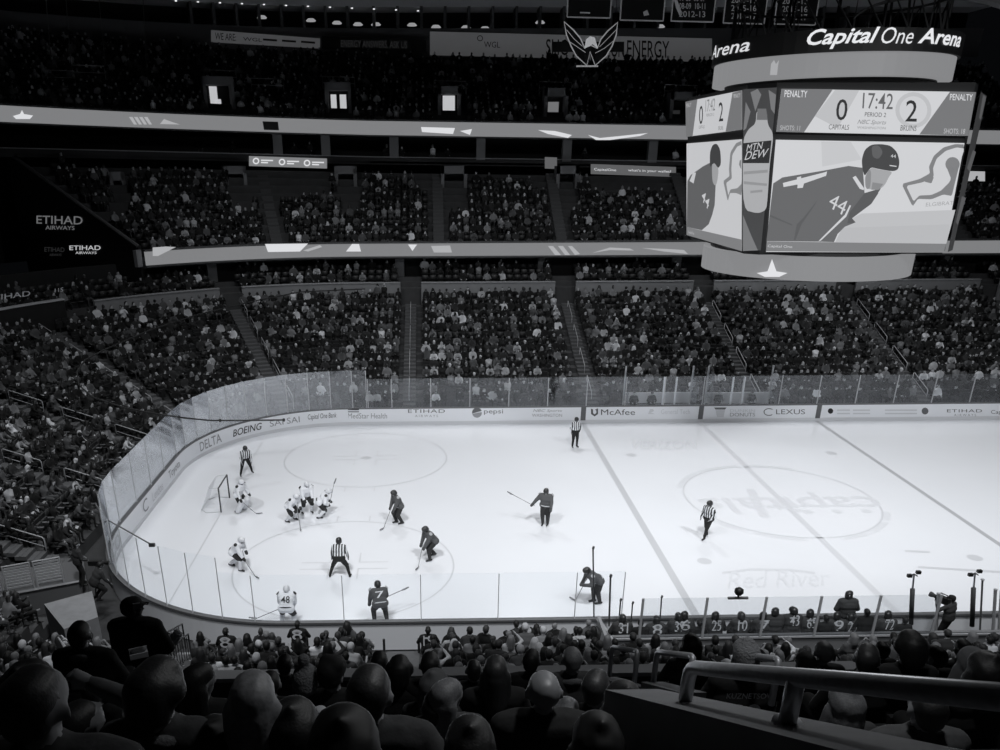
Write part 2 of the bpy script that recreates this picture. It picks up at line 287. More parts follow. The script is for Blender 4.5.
# ------------------------------------------------------------------ goal
goal = empty('hockey_goal', (3.35, 12.95, 0), 0, 'hockey goal with dark frame and pale net on the goal line', 'goal')
mb = MB(); mb.tube([(0, -.915, 0), (0, -.915, 1.19), (0, -.9, 1.22), (0, .9, 1.22), (0, .915, 1.19), (0, .915, 0)], 0.035, 8); mb.build('goal_frame', mat('goal_frame_paint', 0.06), goal, True)
mb = MB(); mb.tube([(0, -.915, 0.03), (-.7, -1.0, 0.03), (-1.0, -.6, 0.03), (-1.0, .6, 0.03), (-.7, 1.0, 0.03), (0, .915, 0.03)], 0.02, 6); mb.tube([(0, -.9, 1.22), (-.45, -.85, 1.2), (-.5, -.7, 1.2), (-.5, .7, 1.2), (-.45, .85, 1.2), (0, .9, 1.22)], 0.018, 6); mb.build('base_frame', mat('base_frame_paint', 0.6), goal, True)
mb = MB()
for i in range(15):
    y = -.88+i*1.76/14; mb.tube([(0, y, 1.21), (-.48, y, 1.2), (-.98, y*.95, 0.03)], 0.006, 4)
for i in range(9):
    t = i/8; mb.tube([(-.48-.5*t, -.9, 1.2-1.17*t), (-.48-.5*t, .9, 1.2-1.17*t)], 0.006, 4)
for s in (-1, 1):
    for i in range(7):
        z = 0.1+i*.17; mb.tube([(0, s*.91, z), (-.48-.5*(1-z/1.2), s*.93, z)], 0.006, 4)
mb.build('netting', mat('net_cord', 0.75), goal)
# ------------------------------------------------------------------ the bowl: terraces, decks, walls
def slab(mb, A, B, za, zb):
    """solid between plan polylines A (inner) and B (outer), from za up to zb"""
    n = len(A); mb.add(lift(A, za)+lift(A, zb)+lift(B, zb)+lift(B, za), [(k*n+i, k*n+i+1, ((k+1) % 4)*n+i+1, ((k+1) % 4)*n+i) for k in range(4) for i in range(n-1)]+[(0, n, 2*n, 3*n), (n-1, 4*n-1, 3*n-1, 2*n-1)])
def struct(name, mb, m): return tag(mb.build(name, m), kind='structure')
mb = MB(); mb.box((20, 15, -.2), (150, 150, 0.18)); struct('floor', mb, mat('floor_concrete', 0.045, 0.9, noise=0.2))
LOW = [(1.9+.9*k, .45+.325*k) for k in range(15)]
mb = MB()
for o, z in LOW: slab(mb, bowl(o-.37, yend=4.6), bowl(o+.53, yend=4.6), -.1, z)
struct('lower_terrace', mb, RISER)
REAR = [(15.9+.85*k, 6.15+.3*k) for k in range(3)]
mb = MB()
for o, z in REAR: slab(mb, bowl(o-.4, yend=4.6), bowl(o+.45, yend=4.6), 4.5, z)
struct('concourse_terrace', mb, RISER)
def on_bowl(px, py, off, straight=False):
    p = ony(px, py, RY+off)
    if p[0] >= RR or straight: return p
    d = ray(px, py); c = np.array([RR, RY-RR]); q = CO[:2]-c; r = RR+off; A = d[:2] @ d[:2]; B = q @ d[:2]; C = q @ q-r*r; D = B*B-A*C
    t = (-B+math.sqrt(max(D, 0)))/A; return CO+d*t
def angle_of(p): return math.degrees(math.atan2(p[1]-(RY-RR), p[0]-RR))
A1 = angle_of(on_bowl(144, 252, 16.6)); A2 = angle_of(on_bowl(8, 155, 27.0))   # where the club deck ends round the corner, front and back
def aend(o): return A1+(A2-A1)*(o-16.6)/10.4
CLUB = [(17.3+.85*k, 8.95+.49*k) for k in range(11)]
mb = MB(); slab(mb, bowl(16.7, a_end=aend(16.7)), bowl(27, a_end=aend(27)), 8.2, 8.6)
for k, (o, z) in enumerate(CLUB): TILT[0] = k/10; slab(mb, bowl(o-.4, a_end=aend(o-.4)), bowl(o+.45, a_end=aend(o+.45)), 8.4, z)
struct('club_terrace', mb, RISER)
UP = [(26.9+.82*k, 17.6+.4*k) for k in range(14)]
TILT[0] = 1.0
mb = MB(); slab(mb, bowl(26.2, yend=-4), bowl(39, yend=-4), 16.7, 17.3)
for o, z in UP: slab(mb, bowl(o-.4, yend=-4), bowl(o+.42, yend=-4), 17.2, z)
struct('upper_terrace', mb, mat('upper_concrete', 0.05, 0.9, noise=0.3))
TILT[0] = 0.0
mb = MB(); slab(mb, bowl(19.0, yend=-4), bowl(19.3, yend=-4), 5, 8.4); slab(mb, bowl(29.5, yend=-4), bowl(29.8, yend=-4), 8, 17); slab(mb, bowl(42, yend=-4), bowl(42.3, yend=-4), 17, 32)
struct('wall_back', mb, mat('back_wall_paint', 0.025, 0.9))
mb = MB(); mb.box((15, 15, 33.0), (140, 160, 0.4)); struct('ceiling', mb, mat('ceiling_paint', 0.02, 0.9))
# ledge wall at the top of the lower terrace, with gaps for the aisles
AISLES_X = [12.0, 23.9, 34.6, 45.7, 57.0]; AISLES_A = [114.6, 147.8]; AISLES_Y = [19.2, 12.2, 5.6]
LEDGE = mat('ledge_concrete', 0.3, 0.8, noise=0.12, nscale=1.0)
mb = MB(); mb2 = MB()
segs = []; prev = 66; LA = angle_of(on_bowl(93, 293, 15.1)); LB = angle_of(on_bowl(62, 288, 15.1))
for ax in AISLES_X[::-1]: segs.append([(prev, RY), (ax+.8, RY)]); prev = ax-.8
def fars(x0, x1, o): return [(x0, RY+o), (x1, RY+o)]
for a, c in segs: slab(mb, fars(a[0], c[0], 15.1), fars(a[0], c[0], 15.3), 4.5, 6.6); slab(mb2, fars(a[0], c[0], 15.04), fars(a[0], c[0], 15.36), 6.6, 6.66)
for a0, a1, x0 in ((90, 112.5, prev), (116.5, LA, None)):
    f = lambda o: ([(x0, RY+o)] if x0 else [])+arc(RR, RY-RR, RR+o, a0, a1, 6)
    slab(mb, f(15.1), f(15.3), 4.5, 6.6); slab(mb2, f(15.04), f(15.36), 6.6, 6.66)
struct('trim_1', mb, LEDGE); struct('trim_2', mb2, mat('ledge_cap', 0.42, 0.7))
f = lambda o: arc(RR, RY-RR, RR+o, LB, 180, 8)+[(-o, 8)]
mb = MB(); slab(mb, f(15.1), f(15.35), 4.5, 6.95); struct('trim_3', mb, mat('dark_ledge', 0.012, 0.7)); mb = MB(); slab(mb, f(15.05), f(15.4), 6.95, 7.05); struct('trim_4', mb, mat('white_cap', 0.6, 0.6))
# aisle steps
def aisle(mb, o0, o1, z0, dz, place, half=0.42):
    n = int(round((o1-o0)/.45))
    for i in range(n):
        o = o0+.45*i; z = z0+dz*(i/2.0); c = place(o); mb.box((c[0], c[1], z+dz*.25), (2*half, .45, dz*.5), c[2]); mb.box((c[0], c[1], z+dz*.5), (2*half, .06, .03), c[2])
def on_far(x): return lambda o: (x, RY+o, 0)
def on_ang(a): return lambda o: (RR+(RR+o)*math.cos(math.radians(a)), RY-RR+(RR+o)*math.sin(math.radians(a)), math.radians(a-90))
def on_left(y): return lambda o: (-o, y, math.pi/2)
PLACES = [on_far(x) for x in AISLES_X]+[on_ang(a) for a in AISLES_A]+[on_left(y) for y in AISLES_Y]
for pl in PLACES:
    mb = MB(); aisle(mb, 1.5, 14.6, 0.45, .325, pl); struct('aisle_steps', mb, STEP)
for x in (3.5, 14.2, 23.8, 34.4, 45, 55.5):
    mb = MB(); aisle(mb, 17.0, 25.8, 8.95, .515, on_far(x) if x > RR else on_ang(105)); struct('club_steps', mb, mat('club_step', 0.1, 0.9))
# handrails in the aisles
def handrail(name, label, pts, posts, r=0.022, m=RAILM, h=0.85, mid=True, group='aisle handrails', cat='handrail'):
    """pts: foot points along the slope; an inverted U with a mid rail"""
    P = [np.asarray(p, float) for p in pts]; g = empty(name, P[0], 0, label, cat, group); a, c = P[0], P[-1]; U = np.array([0, 0, h])
    mb = MB(); mb.tube([a, a+U*.94, a+U+(c-a)*.04, c+U+(a-c)*.04, c+U*.94, c], r, 6); child(mb.build('rail_frame', m, g, True))
    if mid: mb = MB(); mb.tube([a+U*.52, c+U*.52], r*.75, 6); child(mb.build('mid_rail', m, g, True))
    for i in range(1, posts): mb = MB(); q = a+(c-a)*i/posts; mb.tube([q, q+U], r*.9, 6); child(mb.build('rail_post', m, g, True))
    return g
zlow = lambda o: .45+.325*(o-1.9)/.9
names = ['fifth', 'fourth', 'third', 'second', 'first']
far_names = ['far aisle left of centre', 'far aisle behind the official', 'far aisle under the scoreboard', 'far aisle right of the scoreboard', 'far aisle beyond the right edge']
for i, x in enumerate(AISLES_X):
    for j, (o0, o1) in enumerate(((2.2, 4.2), (5.2, 7.4), (8.4, 10.4), (11.4, 13.6))):
        pl = on_far(x+(.0 if i < 2 else .35)); p0, p1 = pl(o0), pl(o1)
        handrail('handrail', 'pale handrail in the %s, %s from the glass' % (far_names[i], ORD[j+1]), [(p0[0], p0[1], zlow(o0)), (p1[0], p1[1], zlow(o1))], 1, 0.02 if i < 2 else .028, RAILM, .8, i >= 2)
for i, pl0 in enumerate(PLACES[5:]):
    nm = ['far left corner aisle beside the curved glass', 'pale aisle dropping to the far corner glass', 'upper aisle of the left end stand', 'middle aisle of the left end stand', 'lowest aisle of the left end stand'][i]
    for j, (o0, o1) in enumerate(((2.3, 4.0), (5.0, 6.7), (7.7, 9.4), (10.4, 12.2), (13, 14.6))):
        side = 1.0 if i != 1 else -1.0; pl = pl0; p0, p1 = pl(o0), pl(o1); t = p0[2]; dx, dy = math.cos(t)*.62*side, math.sin(t)*.62*side
        handrail('handrail', 'grey handrail on the %s, %s from the glass' % (nm, ORD[j+1]), [(p0[0]+dx, p0[1]+dy, zlow(o0)), (p1[0]+dx, p1[1]+dy, zlow(o1))], 1, 0.024, RAILM, .85)
# ------------------------------------------------------------------ LED ribbons on the deck fronts
LEDG = mat('led_grey', 0.02, 0.4, emit=0.21); LEDW = mat('led_white', 0.02, 0.4, emit=0.72); LEDL = mat('led_light', 0.02, 0.4, emit=0.42); LEDD = mat('led_dim', 0.02, 0.4, emit=0.11)
def ribbon(label, off, z0, z1, a_end, yend):
    g = empty('led_ribbon', (20, RY+off, z0), 0, label, 'display', 'led ribbons on the deck fronts'); kw = dict(a_end=a_end, yend=yend)
    mb = MB(); slab(mb, bowl(off-.08, **kw), bowl(off, **kw), z0, z1); child(mb.build('display_strip', LEDG, g))
    mb = MB(); slab(mb, bowl(off-.2, **kw), bowl(off+.3, **kw), z1, z1+.12); slab(mb, bowl(off-.14, **kw), bowl(off+.3, **kw), z0-.12, z0); child(mb.build('ribbon_trim', mat('ribbon_trim_paint', 0.1), g))
    return g
rib1 = ribbon('lower grey LED ribbon along the club deck, ending at the left corner', 16.6, 8.42, 9.36, A1, 8.5)
TILT[0] = 1.0
rib2 = ribbon('upper grey LED ribbon along the upper deck, running off the left edge', 26.1, 16.75, 17.8, 180, -4)
def rib_shape(g, off, polys, m):
    for p in polys: P = [on_bowl(x, y, off-.24) for x, y in p]; child(MB().add(P, [tuple(range(len(P)))]).build('display_graphic', m, g))
rib_shape(rib2, 26.1, [[(13, 116), (20, 114), (22, 110), (24, 114), (33, 115.5), (30, 119), (16, 119)]], LEDW)
rib_shape(rib2, 26.1, [[(x, 117), (x+3.5, 117), (x+8, 124.5), (x+5, 124.5)] for x in (129, 134, 139, 144)]+[[(160, 124), (164, 119), (172, 122), (180, 124.5)]], LEDL)
rib_shape(rib2, 26.1, [[(262.5, 121.3), (278, 121.8), (279, 130.3), (264, 129.8)]], BLACK)
rib_shape(rib2, 26.1, [[(421, 127), (455, 128), (453, 134), (422, 132)], [(460, 131), (472, 129), (470, 135)], [(538, 130), (555, 131), (572, 135), (568, 138), (548, 134)], [(588, 135), (600, 138), (620, 136), (648, 133), (640, 136), (610, 140), (596, 140)]], LEDW)
rib_shape(rib1, 16.6, [[(265, 244), (308, 243.5), (300, 251.5), (268, 252)], [(352, 244), (359, 244), (361, 251.5), (346, 251.5)], [(408, 244.5), (417, 244.5), (412.5, 251)]], LEDW)
rib_shape(rib1, 16.6, [[(152.6, 247.5), (166, 246.5), (176, 247), (158, 256), (152.8, 256)], [(303, 250.5), (320, 245), (322, 247), (308, 251.5)], [(431, 246), (450, 245.5), (452, 252.5), (434, 252.5)], [(548, 246), (553, 246), (561, 255), (555, 255)], [(558, 246), (563, 246), (570, 255), (565, 255)], [(568, 246), (572, 246), (580, 254), (575, 255)], [(592, 253), (610, 247.5), (630, 248.5), (634, 250.5), (610, 250)], [(642, 248), (668, 249), (684, 250), (688, 254), (664, 251.5)]], LEDL)
# suites between the club deck and the upper ribbon
mb = MB(); slab(mb, bowl(26.2, yend=-4), bowl(29.5, yend=-4), 14.5, 14.75); slab(mb, bowl(26.2, yend=-4), bowl(26.35, yend=-4), 14.6, 15.05); struct('suite_front', mb, mat('suite_paint', 0.04, 0.8))
mb = MB(); slab(mb, bowl(26.12, yend=-4), bowl(26.4, yend=-4), 15.05, 15.12); struct('trim_5', mb, mat('suite_rail', 0.3, 0.5))
for i in range(9):
    x = -4+7.3*i; p = (x, RY+26.5, 0) if x > RR else on_ang(96+6.5*(i == 0))(26.5); mb = MB(); mb.box((p[0], p[1], 15.9+tz(p[0])), (0.75, 0.7, 1.7), p[2]); struct('suite_pier', mb, mat('pier_paint', 0.22, 0.8))
mb = MB()
for a in (150, 163): p = on_ang(a)(26.5); mb.box((p[0], p[1], 15.9+tz(p[0])), (.8, .7, 1.7), p[2])
struct('suite_piers', mb, mat('pier_paint', 0.22))
TILT[0] = 0.0
for i, x in enumerate((4.0, 12.2, 23.5, 34.2, 45, 56)):   # piers in the slot behind the lower terrace
    p = on_far(x-1.1)(18) if x > RR else on_ang(116)(18)
    mb = MB(); mb.box((p[0], p[1], 7.4), (.7, .5, 1.9), p[2]); struct('concourse_pier', mb, mat('pier_paint', 0.22))
TILT[0] = 0.0
# end wall of the club deck with airline lettering
Fp = on_ang(A1+.6)(16.95); Bp = on_ang(A2+.3)(27.0); Fv, Bv = np.array(Fp[:2]), np.array(Bp[:2]); dv = (Bv-Fv)/np.linalg.norm(Bv-Fv); nv = np.array([dv[1], -dv[0], 0]);
if nv[:2] @ (CO[:2]-Fv) < 0: nv = -nv
EW = ((Fv[0]+nv[0]*.02, Fv[1]+nv[1]*.02, 8), nv)
mb = MB(); mb.prism([(Fv[0], Fv[1], 6.2), (Bv[0], Bv[1], 6.2), (Bv[0], Bv[1], 15.9), (Fv[0], Fv[1], 9.7)], -nv*.35); struct('wall_club_end', mb, mat('end_wall_paint', 0.008, 0.7))
mb = MB(); mb.tube([(Fv[0], Fv[1], 9.72), (Bv[0], Bv[1], 15.95)], 0.13, 6); struct('trim_6', mb, mat('end_trim', 0.12, 0.7))
mb = MB(); c = (Fv+dv*.3)-nv[:2]*.1; mb.box((Fv[0]+nv[0]*.15, Fv[1]+nv[1]*.15, 8.9), (0.3, 0.5, 1.15), math.atan2(dv[1], dv[0])); struct('trim_7', mb, mat('ribbon_end', 0.3))
def wall_sign(name, label, texts, plane, m, lift=.05):
    p0 = on_plane(*texts[0][1][0], *plane); g = empty(name, p0, 0, label, 'sign')
    for t, q in texts: child(text_px('lettering', t, q, plane, m, g, lift=lift, bold=.006, thick=.002))
    return g
SIGNG = mat('sign_glow', 0.05, emit=0.13); SIGNW = mat('sign_glow_white', 0.05, emit=0.5); SIGND = mat('sign_glow_dim', 0.02, emit=0.02)
wall_sign('airline_sign', 'large grey airline lettering on the dark sloping end wall', [('ETIHAD', ((37, 223.5), (83, 224.5), (37, 215.5))), ('AIRWAYS', ((46, 229.5), (75, 230), (46, 225.5)))], EW, SIGNG)
wall_sign('airline_sign', 'small bright airline lettering low on the dark end wall', [('ETIHAD', ((70, 250), (101, 250), (70, 245.5))), ('AIRWAYS', ((76, 254), (97, 254), (76, 251.5)))], EW, SIGNW)
wall_sign('airline_sign', 'faint airline lettering left of the small bright one', [('ETIHAD', ((45, 251.5), (65, 252), (45, 247))), ('AIRWAYS', ((50, 256), (62, 256), (50, 253.5)))], EW, SIGND)
def ledge_text(name, label, t, x0, x1, yl, yr, h, m):
    A, B = on_bowl(x0, yl, 15.02), on_bowl(x1, yr, 15.02); Y = on_bowl(x0, yl-h, 15.02)-A
    g = empty(name, A, 0, label, 'sign'); child(text('lettering', t, A, B-A, Y, m, g, lift=.03, bold=.01, thick=.001))
ledge_text('ledge_sign', 'white airline lettering on the dark ledge at the left edge', 'ETIHAD', -14, 30, 301.5, 295.8, 5.5, mat('sign_white', 0.8))
ledge_text('section_number', 'small white number at the end of the dark ledge', '115', 54.5, 63, 292.5, 291.5, 4, mat('sign_white', 0.8))
# ------------------------------------------------------------------ upper signs, portals, press level
YS = RY+38.6
def panel(name, label, corners, plane, m, cat='sign', thick=.12):
    P = [on_plane(x, y, *plane) for x, y in corners]; n = np.asarray(plane[1], float); n /= np.linalg.norm(n)
    g = empty(name, P[0], 0, label, cat); mb = MB(); mb.prism(P, -n*thick); child(mb.build('panel', m, g)); return g
PY = ((0, YS, 0), (0, -1, 0)); SIGNP = mat('sign_panel', 0.5, 0.6, emit=0.045); INK = mat('sign_ink', 0.005, 0.6)
g = panel('banner_sign', 'long grey energy company sign above the upper deck, behind the winged emblem', [(430, 31.5), (712, 38.5), (712, 62), (430, 55)], PY, SIGNP)
for t, q, k in (('WGL', ((484, 47.5), (500, 47.8), (484, 41.5)), {}), ('SHO', ((546, 55), (569, 55.5), (546, 39)), dict(bold=.006)), ('ON', ((611, 57), (624, 57.5), (611, 41)), dict(bold=.006)), ('ENERGY', ((627, 57), (669, 58), (627, 40)), dict(bold=.004))): child(text_px('lettering', t, q, PY, INK, g, lift=.03, **k))
mb = MB()
for a in range(12): t0, t1 = math.radians(a*30), math.radians(a*30+30); mb.add([on_plane(480+r*math.cos(t), 38.3-r*math.sin(t), *PY)+np.array([0, -.03, 0]) for t, r in ((t0, 2.2), (t1, 2.2), (t1, 3), (t0, 3))], [(0, 1, 2, 3)])
child(mb.build('emblem', INK, g))
def chord(x0, x1, y, off): A, B = on_bowl(x0, y, off), on_bowl(x1, y, off); n = np.cross(B-A, (0, 0, 1.0)); n[2] = 0; return (A, n if n @ (CO-A) > 0 else -n)
PL = chord(211, 320, 40, 38)
g = panel('banner_sign', 'grey sponsor sign reading WE ARE above the left upper deck', [(211, 30), (320, 38.5), (320, 48.5), (211, 42)], PL, SIGNP)
for t, q in (('WE ARE:', ((215, 39.5), (236, 41), (215, 32.5))), ('WGL', ((243, 40.5), (262, 42), (243, 37)))): child(text_px('lettering', t, q, PL, INK, g, lift=.03, bold=.003))
mb = MB()
for x in (263, 282, 301): mb.add([on_plane(*p, *PL)+np.asarray(PL[1])/np.linalg.norm(PL[1])*.03 for p in ((x, 38.5+(x-263)*.06), (x+14, 39.5+(x-263)*.06), (x+14, 41.5+(x-263)*.06), (x, 40.5+(x-263)*.06))], [(0, 1, 2, 3)])
child(mb.build('small_print', INK, g))
PL = chord(325, 425, 45, 38)
g = panel('banner_sign', 'dark sign with dim lettering ENERGY ANSWERS ASK US', [(322, 36), (426, 40), (426, 52), (322, 49)], PL, mat('dark_sign', 0.01)); child(text_px('lettering', 'ENERGY ANSWERS. ASK US', ((341, 47), (407, 48.5), (341, 40)), PL, SIGND, g, lift=.03))
# press level: parapet, dividers, soffit with downlights
mb = MB(); slab(mb, bowl(38.9, a_end=165), bowl(39.2, a_end=165), 24, 26.35); struct('wall_press', mb, mat('press_wall', 0.12, 0.8))
mb = MB(); slab(mb, bowl(38.6, a_end=165), bowl(42, a_end=165), 28.0, 28.9); slab(mb, bowl(34, a_end=165), bowl(38.6, a_end=165), 29.4, 29.6); struct('trim_8', mb, mat('soffit_paint', 0.6, 0.8))
mb = MB(); LAMP = mat('lamp_glow', 0.6, emit=.9)
for i in range(30): x = -9+2.2*i; p = on_ang(90+(9-x)*1.1)(39.5) if x < RR else (x, RY+39.5, 0); mb.box((p[0], p[1], 27.2), (.25, 2, 1.7), p[2])
struct('press_dividers', mb, mat('divider_paint', 0.1))
for i, (x, y) in enumerate(((262, 19), (311, 22), (337, 24.5), (358, 26), (376, 26), (412, 26.5), (436, 28.5), (466, 29), (485, 30), (540, 24), (660, 28))):
    p = on_bowl(x, y, 39.6); mb = MB(); mb.lathe([(0.02, 0), (.3, .02), (.36, .1), (.2, .28), (.05, .3)], p, 10, 1.3, .7); o = mb.build('press_lamp', mat('press_lamp_glow', 0.4, emit=0.28), None, True); tag(o, '%s glowing lamp from the left in the press level' % ORD[i+1], 'lamp', 'press level lamps')
for i in range(12):
    x, y = 176+22*i, 1.5+i*.9; p = on_bowl(x, y, 36.5+.2*i); mb = MB(); mb.lathe([(.02, 0), (.1, .01), (.1, .08), (.02, .09)], p, 8); o = mb.build('downlight', LAMP); tag(o, '%s small downlight from the left along the top of the photo' % ORD[i+1], 'lamp', 'soffit downlights')
# stair portals of the upper deck, lit inside
def portal(x0, x1, y0, y1, off, label, lit, m):
    P = [on_bowl(x0, y1, off), on_bowl(x1, y1, off)]; top = on_bowl(x0, y0, off)[2]; a, c = P; d = (c-a)/np.linalg.norm(c-a); n = np.array([d[1], -d[0], 0]); w = np.linalg.norm(c-a); rz = math.atan2(d[1], d[0]); z0 = a[2]-.6
    g = empty('stair_portal', ((a+c)/2)[:2].tolist()+[z0], 0, label, 'doorway', 'stair portals')
    mid = (a+c)/2-n*.6; mb = MB(); t = .28
    for s in (-1, 1): q = mid+d*s*(w/2-t/2); mb.box((q[0], q[1], (z0+top)/2), (t, 1.5, top-z0), rz)
    mb.box((mid[0], mid[1], top-.3), (w, 1.5, .6), rz); child(mb.build('portal_frame', mat('portal_concrete', 0.22, 0.9), g))
    mb = MB(); q = mid-n*.65; mb.box((q[0], q[1], (z0+top)/2), (w-.4, .1, top-z0-.1), rz); child(mb.build('portal_back', mat('portal_dark', 0.03), g))
    mb = MB()
    for (u0, u1, v0, v1) in lit:
        e = mid-n*.55; h = top-z0-.6; b0 = e+d*((u0-.5)*w); b1 = e+d*((u1-.5)*w); mb.add([(b0[0], b0[1], z0+v0*h), (b1[0], b1[1], z0+v0*h), (b1[0], b1[1], z0+v1*h), (b0[0], b0[1], z0+v1*h)], [(0, 1, 2, 3)])
    child(mb.build('lit_opening', m, g))
PB = mat('portal_light', 0.3, emit=0.5); PD = mat('portal_dim_light', 0.3, emit=0.16)
portal(205, 236, 76, 110, 28.5, 'lit stair portal in the upper deck, leftmost of the bright ones', [(.25, .5, .35, .98), (.4, .6, .3, .6)], PB)
portal(326, 352, 82, 116, 28.5, 'lit stair portal in the upper deck with people standing in it', [(.2, .42, .2, .9), (.55, .8, .3, .9)], PB)
portal(438, 461, 86, 120, 28.5, 'lit stair portal in the upper deck with a bright white doorway', [(.22, .75, .25, .98)], PB)
portal(543, 567, 88, 122, 28.5, 'dimly lit stair portal in the upper deck below the winged emblem', [(.25, .7, .3, .85)], PD)
portal(668, 692, 92, 124, 28.5, 'dark stair portal in the upper deck left of the scoreboard', [(.3, .6, .3, .7)], mat('portal_faint', 0.1, emit=0.02))
for x, wd, l in ((238, 22, 'left of the three ring panel'), (347, 22, 'under the third suite pier'), (454, 26, 'with a person standing in it'), (566, 22, 'left of the wallet panel')):
    portal(x-wd/2, x+wd/2, 166, 203, 24.3, 'dim concrete stair portal in the club deck, %s' % l, [(.2, .42, .1, .7), (.55, .75, .15, .65)], mat('club_portal_glow', 0.2, emit=0.055))
portal(112, 128, 172, 202, 24.0, 'dim stair portal in the club deck near its left end', [(.3, .6, .2, .9)], mat('club_portal_glow', 0.2, emit=0.055))
for i, (x, y) in enumerate(((60, 75), (90, 70), (221, 74), (268, 82), (339, 80), (450, 84), (555, 85), (680, 88))):   # guard rails above the stair portals
    A, B = on_bowl(x-16, y+9, 29.3), on_bowl(x+16, y+10, 29.3); U = np.array([0, 0, .95]); g = empty('guard_rail', A, 0, '%s dim guard rail from the left on the upper deck' % ORD[i+1], 'railing', 'upper deck guard rails'); mb = MB(); mb.tube([A, A+U, B+U, B], .035, 5); child(mb.build('rail_frame', mat('dim_rail', .3), g)); mb = MB(); mb.tube([A+U*.5, B+U*.5], .025, 5); child(mb.build('mid_rail', mat('dim_rail', .3), g))
# lit panels on the suite front
PC = ((0, RY+26.0, 0), (0, -1, 0))
PL = chord(249, 327, 162, 26.0)
g = panel('advert_display', 'grey lit panel with three white ring logos on the suite front', [(249, 156), (327, 158.5), (327, 168.5), (249, 166)], PL, LEDG, 'display')
mb = MB()
for cx, cy in ((256, 161), (282, 162), (307, 163)):
    for a in range(10): t0, t1 = math.radians(a*36), math.radians(a*36+36); mb.add([on_plane(cx+r*math.cos(t), cy-r*math.sin(t), *PL)+PL[1]/np.linalg.norm(PL[1])*.04 for t, r in ((t0, 2), (t1, 2), (t1, 3.4), (t0, 3.4))], [(0, 1, 2, 3)])
    for yy, ww in ((-1.4, 12), (.8, 7)): mb.add([on_plane(x, y, *PL)+PL[1]/np.linalg.norm(PL[1])*.04 for x, y in ((cx+5, cy+yy), (cx+5+ww, cy+yy+.3), (cx+5+ww, cy+yy+1.6), (cx+5, cy+yy+1.3))], [(0, 1, 2, 3)])
child(mb.build('panel_graphic', LEDW, g))
g = panel('advert_display', 'grey lit panel reading what is in your wallet on the suite front', [(591, 164), (676, 167), (676, 177), (591, 174)], PC, LEDD, 'display'); child(text_px('lettering', "CapitalOne", ((594, 171.2), (616, 172), (594, 168)), PC, LEDW, g, lift=.05)); child(text_px('lettering', "what's in your wallet?", ((628, 172), (671, 173.5), (628, 168.7)), PC, LEDW, g, lift=.05))
panel('advert_display', 'small lit panel on the suite front right of the scoreboard', [(966, 171), (985, 171.5), (985, 182), (966, 181.5)], PC, LEDL, 'display')
panel('white_screen', 'small bright screen on the suite front left of the wallet panel', [(545, 157), (557, 157.5), (557, 169), (545, 168.5)], PC, LEDD, 'display')
# winged emblem hung in front of the upper deck
PE = ((0, 50, 0), (0, -1, 0)); em = empty('winged_emblem', on_plane(590, 66, *PE), 0, 'dark winged bird emblem with white outline hanging above the upper deck', 'emblem')
zz = lambda pts: [(325+x*.35, y*.35) for x, y in pts]
LW = [(683, 62), (690, 100), (703, 132), (718, 160), (748, 187), (757, 148), (772, 187), (803, 160), (820, 132), (832, 100), (836, 64), (808, 88), (788, 112), (778, 138), (757, 128), (742, 138), (730, 110), (710, 86)]
mb = MB(); mb.prism([on_plane(x, y, *PE) for x, y in zz(LW)], (0, .3, 0)); child(mb.build('wings', mat('emblem_dark', 0.008), em))
mb = MB(); mb.tube([on_plane(x, y, *PE)+np.array([0, -.03, 0]) for x, y in zz(LW)], 0.05, 5, True); mb.tube([on_plane(x, y, *PE) for x, y in zz([(718, 189), (780, 189)])], .06, 5)
for s in ([(690, 85), (712, 112), (735, 132)], [(832, 85), (806, 112), (784, 134)], [(697, 118), (722, 135), (744, 150)], [(823, 118), (798, 138), (772, 152)]): mb.tube([on_plane(x, y, *PE)+np.array([0, -.03, 0]) for x, y in zz(s)], 0.022, 5)
child(mb.build('outline', mat('emblem_glow', 0.3, emit=0.2), em))
mb = MB(); mb.prism([on_plane(x, y, *PE)+np.array([0, -.12, 0]) for x, y in zz([(741, 138), (746, 112), (757, 104), (770, 108), (779, 138), (764, 126), (757, 132)])], (0, .1, 0)); child(mb.build('head', mat('emblem_white', 0.5, emit=0.3), em))
mb = MB(); P = [on_plane(x, y, *PE)+np.array([0, .4, 0]) for x, y in ((553, 41), (625, 41), (625, 51), (553, 51))]; mb.prism(P, (0, .3, 0)); child(mb.build('back_bar', mat('black_box', 0.004), em))
mb = MB(); [mb.tube([on_plane(x, y, *PE), on_plane(x, y, *PE)+np.array([0, 0, 32.5-on_plane(x, y, *PE)[2]])], .02, 5) for x, y in ((566, 40), (614, 40))]; child(mb.build('hanger', BLACK, em))
